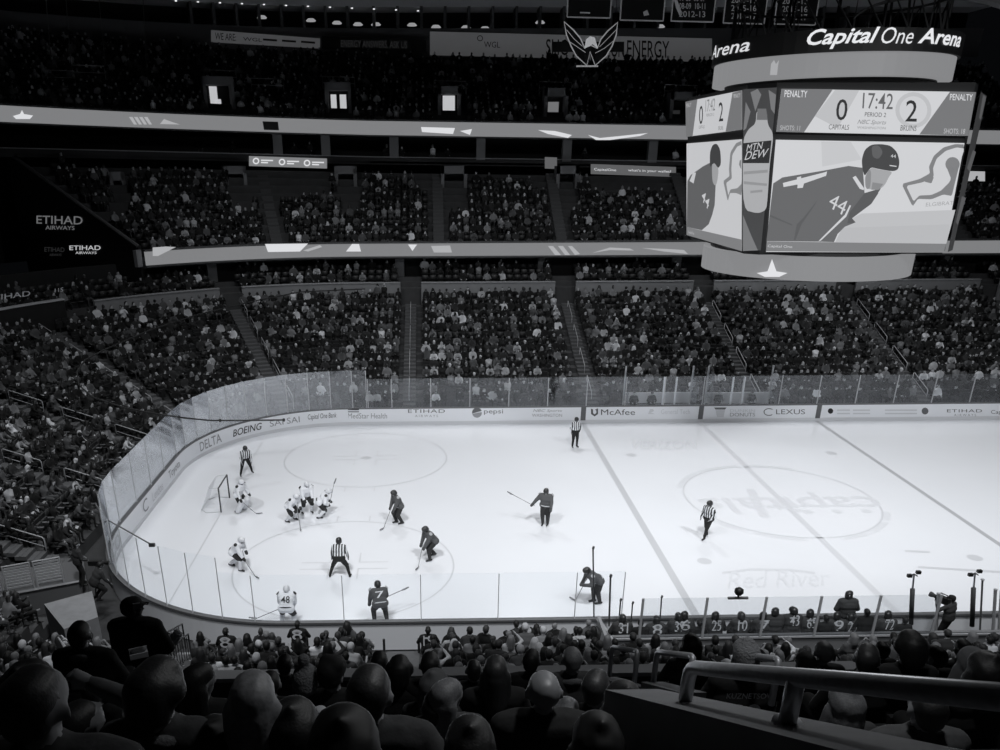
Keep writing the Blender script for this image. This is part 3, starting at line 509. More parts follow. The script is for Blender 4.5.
# championship banners
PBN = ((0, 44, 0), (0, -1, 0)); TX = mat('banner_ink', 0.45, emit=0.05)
for i, (x0, x1, yb, lines) in enumerate(((566, 610, 17.5, []), (619, 663, 20.5, []), (670, 713, 21.5, ['99-00  06-07', '08-09  10-11', '2012-13']), (722, 764, 23.5, ['2009-10', '2015-16', '2016-17']), (773, 815, 24.5, ['2012-13', '2015-16', '2016-17']))):
    P = [on_plane(x, y, *PBN) for x, y in ((x0+1, yb-.5), (x1, yb+.5))]; a, c = P; zt = a[2]+5.2
    g = empty('hanging_banner', a, 0, '%s black banner with white border from the left at the top edge' % ORD[i+1], 'banner', 'hanging banners'); mb = MB(); mb.prism([a, c, (c[0], c[1], zt), (a[0], a[1], zt)], (0, .06, 0)); child(mb.build('cloth', mat('banner_cloth', 0.008, 0.9), g))
    mb = MB(); w = .09
    for q in ([a, c], [(a[0], a[1], zt), (c[0], c[1], zt)], [a, (a[0], a[1], zt)], [c, (c[0], c[1], zt)]): mb.tube([np.array(p)+np.array([0, -.03, 0]) for p in q], .045, 4)
    child(mb.build('border', TX, g))
    for j, t in enumerate(lines): y = yb-26.5+j*8; child(text_px('lettering', t, ((x0+9, y+6), (x1-8, y+6.4), (x0+9, y)), PBN, TX, g, lift=.05, bold=.006))
    mb = MB()
    if i == 1: mb.prism([on_plane(x, y, *PBN)+np.array([0, -.05, 0]) for x, y in ((643, 12), (647, 10), (649, 15), (644, 16))], (0, .03, 0))
    if i == 0: mb.prism([on_plane(x, y, *PBN)+np.array([0, -.05, 0]) for x, y in ((580, 12), (590, 12.3), (590, 13.6), (580, 13.3))], (0, .03, 0))
    if i == 2: mb.prism([on_plane(x, y, *PBN)+np.array([0, -.05, 0]) for x, y in ((674, 0), (677, 0), (681, 11), (680, 17), (676, 8))], (0, .03, 0))
    if mb.v: child(mb.build('figure_mark', TX, g))
    mb = MB(); [mb.tube([(p[0], p[1]+.03, zt), (p[0], p[1]+.03, 32.8)], .015, 4) for p in (a, c)]; child(mb.build('hanger', BLACK, g))
# ------------------------------------------------------------------ centre-hung scoreboard
SCX, SCY = 29.55, 13.2
sb = empty('scoreboard', (SCX, SCY, 11), 0, 'huge hanging scoreboard with video screens and grey ring displays above centre ice', 'scoreboard')
FPn = np.array([0, -5.5, -.75])/np.hypot(5.5, .75); FP = ((0, 8.6, 17.6), FPn); LPn = np.array([-5.5, 0, -.75]); LPn /= np.linalg.norm(LPn); LP = ((25.05, 0, 17.6), LPn)
F = {k: on_plane(*q, *FP) for k, q in dict(tl=(776, 84), tr=(977, 89), bl=(759, 253.5), br=(944, 255)).items()}
Lc = {k: on_plane(*q, *LP) for k, q in dict(tl=(686, 95), tr=(746, 86), bl=(686, 240), br=(743, 253)).items()}
BT = F['tl'][2]; BB = F['bl'][2]
SBK = mat('screen_housing', 0.012, 0.5)
def housing():
    mb = MB(); ex = lambda p, z: (p[0], p[1], z)
    back = lambda p: (p[0]+.3, 2*SCY-p[1], p[2])
    top = [F['tl'], F['tr'], F['tr']+np.array([.9, 1.3, 0]), back(F['tr']+np.array([.9, 1.3, 0])), back(F['tr']), back(F['tl']), Lc['tl'], Lc['tr']]
    bot = [F['bl'], F['br'], F['br']+np.array([.85, 1.25, 0]), back(F['br']+np.array([.85, 1.25, 0])), back(F['br']), back(F['bl']), Lc['bl'], Lc['br']]
    c = np.array([SCX, SCY, 0]); ins = lambda P, z: [tuple(c*[1, 1, 0]+(np.array(p)-c)*[.985, .985, 0]+[0, 0, z]) for p in P]
    T = ins(top, BT+.05); B = ins(bot, BB-.05); n = 8
    mb.add(T+B, [tuple(range(n)), tuple(range(2*n-1, n-1, -1))]+[(i, n+i, n+(i+1) % n, (i+1) % n) for i in range(n)]); return mb
child(housing().build('housing', SBK, sb))
EM = lambda v: mat('screen_%03d' % round(v*1000), 0.02, 0.5, emit=v)
SCREENS = []
def BASE(plane, p):                                 # the screen a picture element belongs to
    y = np.mean([q[1] for q in p]); return min([s for s in SCREENS if s[0] is plane], key=lambda s: abs(s[1]-y) if (s[1] < 140) != (y >= 139) else 1e3+abs(s[1]-y))[2]
def soft(p, it=2, e=.2):                                        # round the corners of a hand-drawn outline
    for _ in range(it): n = len(p); p = [q for i in range(n) for q in ((p[i][0]*(1-e)+p[(i+1) % n][0]*e, p[i][1]*(1-e)+p[(i+1) % n][1]*e), (p[i][0]*e+p[(i+1) % n][0]*(1-e), p[i][1]*e+p[(i+1) % n][1]*(1-e)))]
    return p
def scr(name, polys, plane, v, lift, parent=sb):
    for p in polys:
        if name in ('screen_helmet', 'screen_face', 'bottle_picture') and len(p) > 4: p = soft(p)
        elif name == 'screen_ad' and len(p) > 4: p = soft(p, 1, .1)
        par = parent if name.endswith('_screen') else BASE(plane, p)
        o = child(poly_px(MB(), p, plane, lift).build(name, EM(v), par))
        if name.endswith('_screen'): SCREENS.append((plane, np.mean([q[1] for q in p]), o))
    return o
def Z(pts): return [(765+x*.24, 80+y*.24) for x, y in pts]
fs = scr('front_screen', [Z([(66, 36), (876, 50), (843, 232), (45, 215)]), Z([(43, 248), (828, 262), (742, 718), (2, 715)])], FP, 0.62, 0.05)
scr('score_side_panel', [Z([(66, 36), (280, 38), (160, 217), (45, 215)]), Z([(768, 47), (876, 50), (843, 232), (640, 226)])], FP, 0.17, 0.056)
scr('score_emblem', [Z([(205, 150), (290, 40), (390, 42), (300, 200)]), Z(disc(615, 125, 75, 0, 360, 24))], FP, 0.5, 0.056)
scr('score_emblem', [Z(disc(615, 125, 58, 0, 360, 24))], FP, 0.6, 0.057)
def st(t, q, v, **k): child(text_px('screen_lettering', t, tuple(Z([p])[0] for p in q), FP, EM(v), BASE(FP, Z(q)), lift=k.pop('lift', .062), **k))
st('PENALTY', ((78, 70), (172, 72), (80, 42)), .75); st('PENALTY', ((766, 83), (860, 85), (768, 57)), .75); st('SHOTS: 11', ((60, 208), (142, 210), (62, 188)), .5); st('SHOTS: 18', ((740, 222), (828, 224), (743, 201)), .5)
st('0', ((290, 166), (336, 168), (298, 78)), .015, bold=.003); st('2', ((580, 172), (628, 173), (586, 83)), .015, bold=.003)
st('17:42', ((402, 118), (528, 122), (406, 52)), .11, bold=.002); st('PERIOD 2', ((412, 151), (500, 154), (414, 133)), .07); st('CAPITALS', ((262, 205), (346, 207), (264, 184)), .07); st('BRUINS', ((560, 210), (626, 212), (563, 187)), .07)
st('NBC Sports', ((380, 187), (498, 190), (386, 164)), .2, shear=.25); st('WASHINGTON', ((380, 202), (498, 205), (382, 192)), .25)
scr('screen_band', [Z([(6, 671), (752, 681), (742, 718), (2, 712)])], FP, 0.2, 0.056)
st('Capital One', ((8, 698), (110, 702), (10, 684)), .6)
scr('screen_ice', [Z([(330, 590), (400, 555), (790, 540), (752, 681), (290, 674)])], FP, 0.5, 0.0555)
scr('screen_ice', [Z([(320, 615), (765, 600), (752, 681), (290, 674)])], FP, 0.47, 0.0558)
scr('screen_glass', [Z([(232, 255), (355, 257), (400, 330), (236, 360)])], FP, 0.55, 0.0555)
JERS = [(4, 670), (32, 430), (70, 405), (250, 375), (345, 357), (405, 365), (412, 470), (470, 470), (440, 515), (400, 545), (360, 575), (375, 592), (330, 610), (300, 640), (285, 674), (220, 672)]
scr('screen_player', [Z(JERS)], FP, 0.12, 0.0565)
scr('screen_player', [Z([(412, 470), (480, 450), (440, 515), (405, 540), (360, 575), (375, 592), (340, 596), (350, 550)])], FP, 0.085, 0.057)
scr('screen_fold', [Z([(130, 600), (160, 570), (215, 500), (205, 520), (150, 600), (125, 665), (118, 665)]), Z([(20, 560), (110, 600), (112, 606), (18, 568)])], FP, 0.09, 0.0572)
scr('screen_helmet', [Z([(403, 370), (400, 330), (412, 290), (440, 268), (480, 266), (520, 272), (548, 300), (558, 340), (552, 372), (530, 380), (470, 370), (440, 362), (425, 380), (412, 400)])], FP, 0.045, 0.0572)
scr('screen_helmet', [Z([(440, 275), (470, 270), (490, 300), (470, 330), (445, 320)])], FP, 0.1, 0.0575)
scr('screen_face', [Z([(412, 400), (440, 362), (470, 372), (530, 380), (512, 405), (500, 430), (488, 445), (470, 455), (440, 455), (415, 450)])], FP, 0.36, 0.057)
scr('screen_face', [Z([(415, 400), (430, 370), (440, 380), (436, 450), (418, 455)]), Z([(445, 425), (490, 432), (470, 457), (440, 456)])], FP, 0.24, 0.0575)
scr('screen_trim', [Z([(72, 428), (240, 385), (256, 380), (252, 398), (160, 430), (155, 448), (132, 450), (134, 434), (75, 445)]), Z([(362, 405), (375, 398), (410, 450), (408, 458), (392, 452)]), Z([(220, 670), (330, 560), (350, 520), (356, 522), (336, 568), (230, 668)]), Z([(516, 353), (545, 357), (545, 361), (516, 357)])], FP, 0.62, 0.058)
scr('screen_trim', [Z([(130, 405), (148, 400), (150, 432), (132, 436)])], FP, 0.62, 0.0582)
child(text_px('screen_lettering', '44', tuple(Z([p])[0] for p in ((258, 525), (322, 563), (281, 468))), FP, EM(.6), BASE(FP, Z([(262, 528)])), lift=.06))
st('44', ((520, 322), (542, 324), (521, 308)), .6, lift=.06)
OUT = [(826, 275), (800, 268), (750, 280), (705, 320), (690, 370), (690, 400), (650, 420), (568, 432), (612, 525), (640, 490), (700, 488), (745, 465), (790, 480), (780, 520)]
scr('screen_ad', [Z([(828, 268), (790, 266), (740, 280), (700, 315), (680, 360), (684, 388), (640, 412), (566, 432), (612, 526), (634, 494), (690, 496), (740, 476), (775, 482), (790, 420)])], FP, 0.2, 0.056)
scr('screen_ad', [Z([(828, 285), (795, 280), (750, 294), (712, 326), (697, 366), (700, 400), (655, 425), (585, 440), (616, 505), (640, 480), (690, 478), (730, 460), (760, 430), (790, 400)])], FP, 0.6, 0.057)
scr('screen_ad', [Z(disc(778, 350, 30, 0, 360, 16)), Z([(752, 360), (805, 360), (785, 420), (765, 480), (748, 455), (772, 410)]), Z([(700, 404), (686, 388), (672, 400), (660, 422), (690, 430)])], FP, 0.2, 0.058)
st('ELGIBRAT', ((666, 526), (780, 518), (668, 510)), .35)
# left screen: the same pictures seen foreshortened
def ZL(pts): return [(680+x*.24, 80+y*.24) for x, y in pts]
scr('side_screen', [ZL([(28, 90), (264, 42), (264, 206), (30, 236)]), ZL([(32, 264), (264, 246), (262, 712), (32, 645)])], LP, 0.55, 0.05)
scr('score_side_panel', [ZL([(28, 90), (78, 80), (58, 232), (30, 236)]), ZL([(225, 52), (264, 42), (264, 206), (196, 214)])], LP, 0.17, 0.056)
def sl(t, q, v, **k): child(text_px('screen_lettering', t, tuple(ZL([p])[0] for p in q), LP, EM(v), BASE(LP, ZL(q)), lift=.06, **k))
sl('0', ((85, 184), (101, 182), (86, 108)), .03, bold=.003); sl('2', ((168, 172), (186, 170), (168, 93)), .03, bold=.003); sl('17:42', ((112, 132), (152, 126), (113, 82)), .2); sl('PERIOD 2', ((116, 152), (148, 148), (116, 140)), .2); sl('PENALTY', ((230, 74), (258, 70), (230, 58)), .5); sl('PENALTY', ((32, 114), (52, 110), (32, 98)), .5); sl('CAPITALS', ((84, 203), (108, 200), (84, 190)), .15); sl('BRUINS', ((166, 208), (186, 206), (166, 192)), .15)
scr('screen_player', [ZL([(33, 612), (36, 420), (50, 395), (100, 360), (128, 345), (140, 350), (155, 420), (150, 520), (140, 560), (125, 600), (96, 625)])], LP, 0.11, 0.056)
scr('screen_helmet', [ZL([(130, 365), (130, 300), (142, 268), (160, 264), (174, 290), (177, 350), (165, 368), (150, 345), (140, 350)])], LP, 0.045, 0.057)
scr('screen_face', [ZL([(138, 352), (150, 345), (168, 368), (160, 430), (150, 440), (140, 420)])], LP, 0.33, 0.0565)
sl('44', ((94, 495), (122, 540), (102, 455)), .55, bold=.002)
scr('screen_trim', [ZL([(45, 420), (60, 385), (72, 385), (62, 430)])], LP, .55, .058)
scr('screen_ad', [ZL([(264, 252), (240, 262), (216, 300), (210, 370), (212, 400), (186, 420), (205, 505), (214, 470), (240, 470), (264, 480)])], LP, 0.22, 0.056)
scr('screen_ad', [ZL([(264, 268), (245, 276), (224, 310), (220, 370), (222, 410), (198, 428), (207, 480), (216, 455), (245, 450), (264, 430)])], LP, 0.55, 0.057)
scr('screen_ad', [ZL([(262, 330), (255, 335), (252, 352), (262, 372)])], LP, 0.22, 0.058)
scr('screen_band', [ZL([(32, 612), (262, 664), (262, 712), (32, 645)])], LP, 0.2, 0.056); sl('Capital One', ((40, 640), (64, 648), (40, 626)), .5)
# corner strip with a drinks bottle
c0, c1, c2 = Lc['tr'], F['tl'], Lc['br']; cn = np.cross(c1-c0, c2-c0); cn /= np.linalg.norm(cn); cn = cn if cn @ (CO-c0) > 0 else -cn; CP = (tuple(c0), cn)
scr('corner_screen', [ZL([(270, 38), (410, 30), (342, 708), (268, 712)])], CP, 0.05, 0.08)
scr('corner_graphic', [ZL([(300, 50), (330, 36), (345, 60), (320, 130)]), ZL([(268, 560), (300, 640), (330, 708), (268, 710)]), ZL([(280, 90), (300, 130), (282, 200), (270, 210)]), ZL([(375, 40), (406, 60), (400, 140), (385, 120)])], CP, 0.18, 0.085)
scr('bottle_picture', [ZL([(325, 125), (368, 125), (372, 185), (392, 215), (394, 250), (380, 350), (372, 480), (366, 540), (330, 555), (268, 538), (268, 250), (290, 205), (322, 180)])], CP, 0.4, 0.09)
scr('bottle_cap', [ZL([(330, 118), (366, 118), (372, 165), (326, 165)])], CP, 0.15, 0.095)
scr('bottle_label', [ZL([(269, 262), (388, 250), (378, 345), (269, 345)])], CP, 0.02, 0.095)
def sc(t, q, v): child(text_px('screen_lettering', t, tuple(ZL([p])[0] for p in q), CP, EM(v), BASE(CP, ZL(q)), lift=.11, shear=.2))
sc('MTN', ((284, 296), (352, 284), (286, 268)), .55); sc('DEW', ((276, 332), (372, 318), (282, 298)), .55)
scr('bottle_shade', [ZL([(272, 380), (372, 372), (372, 384), (272, 392)]), ZL([(272, 420), (370, 430), (368, 440), (272, 432)]), ZL([(300, 460), (350, 455), (350, 465), (300, 470)])], CP, 0.28, 0.095)
# right chamfer
R0, R1, R2 = F['tr'], F['tr']+np.array([.9, 1.3, 0]), F['br']; rn = np.cross(R1-R0, R2-R0); rn /= np.linalg.norm(rn); rn = rn if rn @ (CO-R0) > 0 else -rn; RP = (tuple(R0), rn)
scr('corner_screen', [[(979, 92), (985, 96), (951, 250), (946, 252)]], RP, 0.03, 0.06); scr('corner_graphic', [[(981, 95), (984, 97), (979, 120), (977, 118)], [(971, 150), (974, 152), (968, 172), (965, 168)], [(960, 196), (964, 198), (956, 225), (954, 222)]], RP, 0.09, 0.07)
# ring displays and the sign drum
def rcyl(r, z0, z1, m, name, n=64, dx=0):
    mb = MB(); mb.lathe([(r-.25, z0), (r, z0), (r, z1), (r-.25, z1)], (SCX+dx, SCY, 0), n); return child(mb.build(name, m, sb, False))
RT, RB = 4.45, 4.28
zt1, zt0 = ony(830, 51, SCY-RT)[2], ony(830, 75.5, SCY-RT)[2]; zb1, zb0 = ony(818, 258, SCY-RB)[2], ony(818, 282, SCY-RB)[2]
RINGM = mat('ring_display', 0.02, 0.5, emit=0.235)
rcyl(RT, zt0, zt1, RINGM, 'upper_ring_display'); rcyl(RB, zb0, zb1, RINGM, 'lower_ring_display', dx=.25)
rcyl(RT-.5, zt0-.05, zt1-.02, SBK, 'upper_ring_core'); rcyl(3.9, BT-.2, zt0+.2, SBK, 'neck'); rcyl(RB-.3, zb0+.02, zb1+.12, SBK, 'lower_ring_core', dx=.25); rcyl(3.6, zb1, BB+.1, SBK, 'lower_neck')
zs1 = ony(880, 27, SCY-RT-.1)[2]; rcyl(RT+.12, zt1, zs1, mat('sign_drum_paint', 0.01, 0.6), 'sign_drum'); DRUM = sb.children[-1]; DRUM = [o for o in sb.children if o.name.startswith('sign_drum')][0]
def ring_text(t, x0, x1, z0, z1, r, v, **k):
    a0, a1 = (math.asin(max(-1, min(1, (q-SCX)/r))) for q in (x0, x1))
    def warp(u, w): a = a0+(a1-a0)*u; return (SCX+r*math.sin(a), SCY-r*math.cos(a), z0+(z1-z0)*w)
    child(text('ring_lettering', t, (0, 0, 0), (1, 0, 0), (0, 1, 0), EM(v), DRUM, warp=warp, **k))
def xr(px, py, r): # x on the front of a drum of radius r
    d = ray(px, py); q = CO[:2]-np.array([SCX, SCY]); A = d[:2] @ d[:2]; B = q @ d[:2]; C = q @ q-r*r; t = (-B-math.sqrt(max(B*B-A*C, 0)))/A; return CO+d*t
rt = RT+.15; p0, p1, p2, p3, p4 = (xr(x, y, rt) for x, y in ((806, 46.5), (878, 48.5), (881, 48.5), (912, 51), (916, 51))); p5 = xr(958, 54, rt)
hz = p0[2]; ring_text('Capital', p0[0], p1[0]-.05, hz-.12, hz+.52, rt, .8, bold=.02, shear=.3); ring_text('One', p1[0]+.05, p3[0]-.05, hz, hz+.5, rt, .75, shear=.2); ring_text('Arena', p4[0], p5[0], hz+.02, hz+.5, rt, .8, bold=.02, shear=.2)
a0 = math.atan2(-(xr(716, 60, rt)[1]-SCY), xr(716, 60, rt)[0]-SCX)
def side_text(t, pxa, pxb, v, h, **k):
    A, B = xr(*pxa, rt), xr(*pxb, rt); aa, ab = (math.atan2(P[0]-SCX, -(P[1]-SCY)) for P in (A, B)); z = (A[2]+B[2])/2
    child(text('ring_lettering', t, (0, 0, 0), (1, 0, 0), (0, 1, 0), EM(v), DRUM, warp=lambda u, w: (SCX+rt*math.sin(aa+(ab-aa)*u), SCY-rt*math.cos(aa+(ab-aa)*u), z+h*w), **k))
side_text('One', (701, 61), (711, 59), .5, .5, shear=.2); side_text('Arena', (712, 58), (749, 53), .7, .45, bold=.008, shear=.2)
mb = MB()
for s, r in ((-1, RT), (1, RT)): pass
mb.tube([(SCX+2.0+3.2*math.cos(math.radians(a)), SCY-4.0+.6*math.sin(math.radians(a)), zs1+.05+1.05*math.sin(math.radians(a))) for a in range(165, 5, -10)], [.02+.16*(i/16) for i in range(16)], 6); child(mb.build('swoosh', mat('swoosh_paint', 0.1), sb))
def star(px, py, w, r, v):
    P = [(px, py-w*.5), (px+w*.16, py-w*.06), (px+w*.55, py), (px+w*.3, py+w*.12), (px+w*.26, py+w*.14), (px-w*.26, py+w*.14), (px-w*.3, py+w*.12), (px-w*.55, py), (px-w*.16, py-w*.06)]
    mb = MB(); mb.add([xr(x, y, r+.01) for x, y in P], [tuple(range(len(P)))]); child(mb.build('ring_graphic', EM(v), sb))
star(772, 273, 28, RB+.06, .75)
mb = MB(); mb.add([xr(x, y, RT+.01) for x, y in ((770, 75), (771, 64), (774, 60), (776, 64), (779, 60), (778, 66), (777, 75))], [tuple(range(7))]); child(mb.build('ring_graphic', EM(.4), sb))
mb = MB()
for a in range(8): t = math.radians(a*45+22); mb.tube([(SCX+2.6*math.cos(t), SCY+2.6*math.sin(t), zs1-.1), (SCX+1.2*math.cos(t), SCY+1.2*math.sin(t), 32.8)], .05, 5)
child(mb.build('hoist_cable', BLACK, sb))
mb = MB()
for a in range(24): t = math.radians(a*15); t2 = math.radians(a*15+15); mb.tube([(SCX+3.9*math.cos(t), SCY+3.9*math.sin(t), zs1), (SCX+3.9*math.cos(t), SCY+3.9*math.sin(t), zs1+1.4), (SCX+3.9*math.cos(t2), SCY+3.9*math.sin(t2), zs1)], .04, 4)
mb.tube([(SCX+3.9*math.cos(math.radians(a*15)), SCY+3.9*math.sin(math.radians(a*15)), zs1+1.4) for a in range(24)], .05, 5, True); child(mb.build('truss_ring', mat('truss_paint', 0.05), sb))
# ------------------------------------------------------------------ people: one continuous skin grown from a posed skeleton
def cap_geo(a, b, ra, rb, n=10, hr=3):
    a, b = np.asarray(a, float), np.asarray(b, float); d = b-a; L = np.linalg.norm(d)
    t = d/L if L > 1e-6 else np.array([0, 0, 1.0]); x = np.cross(t, [0, 0, 1.0]);
    if np.linalg.norm(x) < .1: x = np.cross(t, [1.0, 0, 0])
    x /= np.linalg.norm(x); y = np.cross(t, x); V = [a-t*ra]; rings = []
    for i in range(1, hr+1): th = math.pi/2*(1-i/hr); rings.append((a-t*ra*math.sin(th), ra*math.cos(th)))
    for i in range(0, hr): th = math.pi/2*(i/hr); rings.append((b+t*rb*math.sin(th), rb*math.cos(th)))
    for c, r in rings:
        for k in range(n): V.append(c+r*(math.cos(2*math.pi*k/n)*x+math.sin(2*math.pi*k/n)*y))
    V.append(b+t*rb); m = len(rings); Fs = [(0, 1+(k+1) % n, 1+k) for k in range(n)]
    for i in range(m-1): Fs += [(1+i*n+k, 1+i*n+(k+1) % n, 1+(i+1)*n+(k+1) % n, 1+(i+1)*n+k) for k in range(n)]
    e = len(V)-1; Fs += [(1+(m-1)*n+k, 1+(m-1)*n+(k+1) % n, e) for k in range(n)]
    return V, Fs
def skin(prims, vox, smooth=2, ratio=None):
    """fuse tapered capsules (a, b, ra, rb, region) into one closed surface; returns verts, faces, region per face"""
    mb = MB()
    for a, b, ra, rb, g in prims: mb.add(*cap_geo(a, b, ra, rb))
    me = bpy.data.meshes.new('skin'); me.from_pydata(mb.v, [], mb.f); ob = bpy.data.objects.new('skin', me); COL.objects.link(ob)
    r = ob.modifiers.new('r', 'REMESH'); r.mode = 'VOXEL'; r.voxel_size = vox; r.adaptivity = 0.0
    s = ob.modifiers.new('s', 'SMOOTH'); s.iterations = smooth; s.factor = .5
    if ratio: d = ob.modifiers.new('d', 'DECIMATE'); d.ratio = ratio
    dg = bpy.context.evaluated_depsgraph_get(); e = ob.evaluated_get(dg); m2 = e.to_mesh()
    v = np.empty(len(m2.vertices)*3); m2.vertices.foreach_get('co', v); v = v.reshape(-1, 3); f = [tuple(p.vertices) for p in m2.polygons]
    e.to_mesh_clear(); bpy.data.objects.remove(ob); bpy.data.meshes.remove(me)
    c = np.array([v[list(q)].mean(0) for q in f]); best = np.full(len(f), 1e9); reg = np.zeros(len(f), int)
    for a, b, ra, rb, g in prims:
        a, b = np.asarray(a, float), np.asarray(b, float); d = b-a; L2 = max(d @ d, 1e-9); t = np.clip(((c-a) @ d)/L2, 0, 1); D = np.linalg.norm(c-(a+t[:, None]*d), axis=1)-(ra+(rb-ra)*t)
        w = D < best; best[w] = D[w]; reg[w] = g
    return v, f, reg
def ik(a, c, l1, l2, pole):
    a, c, pole = (np.asarray(q, float) for q in (a, c, pole)); d = c-a; L = np.linalg.norm(d); u = d/(L+1e-9); L = min(L, (l1+l2)*.995); x = (L*L+l1*l1-l2*l2)/(2*L); h = math.sqrt(max(l1*l1-x*x, 0)); p = pole-u*(pole @ u); p /= np.linalg.norm(p)+1e-9
    return a+u*x+p*h, a+u*L
SKIN, TOP, BOT, HAIR, SHOE, GLOVE, EYE, SOCK = range(8)
def body(hip=.95, lean=0., side=0., feet=((-.13, 0, 0), (.13, 0, 0)), hands=((-.28, .12, .85), (.28, .12, .85)), look=0., turn=0., bulk=1.0, kit='plain', hair='short', toe=0.0, fingers=False, twist=0.):
    """local frame: +y is the way the figure faces; returns prims and the head centre/frame"""
    V = lambda *q: np.array(q, float); P = []; pel = V(0, 0, hip); d = V(math.sin(side), math.sin(lean)*math.cos(side), math.cos(lean)*math.cos(side)); hock = kit in ('hockey', 'goalie')
    xs = V(math.cos(twist), math.sin(twist), 0); neck = pel+.52*d; hd = d*.45+V(math.sin(side)*.3, math.sin(look), math.cos(look))*.55; hd /= np.linalg.norm(hd); head = neck+.165*hd
    fw = V(math.sin(turn), math.cos(turn), -math.sin(look)*.8); fw -= hd*(fw @ hd); fw /= np.linalg.norm(fw); rt = np.cross(fw, hd)
    bk = np.cross(xs, d); B = bulk
    if hock: sw, up, fo, th, sh, arm = .23, .095, .08, .125, .095, 1.0
    else: sw, up, fo, th, sh, arm = .185*(.6+.4*B), .058*B, .045*B, .088*B, .062*B, 1.0
    w = .11 if not hock else .14
    P += [(pel-xs*w, pel+xs*w, .125*B if not hock else .17, .125*B if not hock else .17, BOT if not hock else TOP)]
    P += [(pel+.14*d-xs*.09, pel+.14*d+xs*.09, .12*B+(.05 if hock else 0), .12*B+(.05 if hock else 0), TOP), (pel+.32*d-xs*.11, pel+.32*d+xs*.11, .125*B+(.06 if hock else 0), .125*B+(.06 if hock else 0), TOP), (pel+.44*d-xs*(sw-.06), pel+.44*d+xs*(sw-.06), .1*B+(.045 if hock else 0), .1*B+(.045 if hock else 0), TOP)]
    P += [(neck-.06*d, neck+.07*hd, .062, .052, SKIN), (neck-.03*d-bk*.02, neck-.01*d, .075*B, .07*B, TOP)]
    for s in (0, 1):
        sg = -1 if s == 0 else 1; S_ = pel+.46*d+xs*sg*sw; hnd = V(*hands[s]); el, hnd = ik(S_, hnd, .29, .27, xs*sg*.6-V(0, .4, .5))
        P += [(S_-xs*sg*.04, S_, up*1.35, up*1.25, TOP), (S_, el, up*1.15, fo*1.12, TOP), (el, hnd-(hnd-el)*.12, fo*1.15, fo*.85, TOP)]
        u = (hnd-el)/(np.linalg.norm(hnd-el)+1e-9)
        if hock: P += [(hnd-u*.02, hnd+u*.09, .07, .065, GLOVE), (hnd+u*.05+xs*-sg*.05, hnd+u*.1+xs*-sg*.05, .03, .03, GLOVE)]
        else:
            pc = hnd+u*.05; P += [(hnd, pc, .032, .036, SKIN if kit != 'gloved' else GLOVE)]
            if fingers:
                n2 = np.cross(u, xs); n2 /= np.linalg.norm(n2)+1e-9; sd = np.cross(n2, u); sd = sd/np.linalg.norm(sd)
                for q, (o, l) in enumerate(((-.03, .062), (-.01, .075), (.012, .072), (.032, .055))): b0 = pc+sd*o+u*.02; m_ = b0+u*l*.6+n2*.01; P += [(b0, m_, .0095, .009, SKIN), (m_, m_+u*l*.3+n2*.03, .009, .008, SKIN)]
                tb = hnd-sd*.03*sg; P += [(tb, tb-sd*.03*sg+u*.05, .012, .01, SKIN)]
            else: P += [(pc, pc+u*.07, .034, .022, SKIN)]
        H = pel+xs*sg*(.095 if not hock else .11)-V(0, 0, .02); F0 = V(*feet[s]); ank = F0+V(0, 0, .085 if not hock else .13); kn, ank = ik(H, ank, .44, .43, V(sg*.15, 1, .1)); F0 = ank-V(0, 0, .085 if not hock else .13)
        P += [(H, kn, th*1.12, sh*1.12, BOT)]
        if hock: P += [(H, H+(kn-H)*.75, .15, .125, BOT), (kn, ank, sh*1.12, .07, SOCK), (ank-V(0, 0, .02), F0+V(0, 0, .06), .065, .05, SHOE), (F0+V(0, -.07, .07), F0+V(sg*toe, .17, .06), .05, .042, SHOE)]
        else: P += [(kn, ank, sh, .042*B, BOT), (F0+V(0, -.03, .045), F0+V(sg*.03, .16, .035), .045, .038, SHOE)]
        if kit == 'goalie': P += [(kn+V(0, .1, .12), F0+V(0, .1, .14), .14, .13, SOCK), (kn+V(.07, .1, .12), F0+V(.07, .1, .14), .12, .11, SOCK)]
    P += [(head-fw*.022+hd*.015, head+fw*.028+hd*.02, .092, .088, SKIN), (head+fw*.035-hd*.03, head+fw*.045-hd*.075, .066, .045, SKIN), (head+fw*.1-hd*.01, head+fw*.118-hd*.04, .011, .016, SKIN)]
    for s in (-1, 1): P += [(head+rt*s*.088-hd*.0, head+rt*s*.092-hd*.035-fw*.005, .018, .014, SKIN), (head+rt*s*.034+fw*.094+hd*.012, head+rt*s*.034+fw*.096+hd*.012, .011, .011, EYE)]
    P += [(head+rt*.02+fw*.088-hd*.072, head-rt*.02+fw*.088-hd*.072, .01, .01, EYE)]
    fr = (head, fw, hd, rt); P += hair_prims(hair, fr, neck, d)
    return P, fr, dict(pel=pel, neck=neck, d=d, xs=xs, bk=bk)
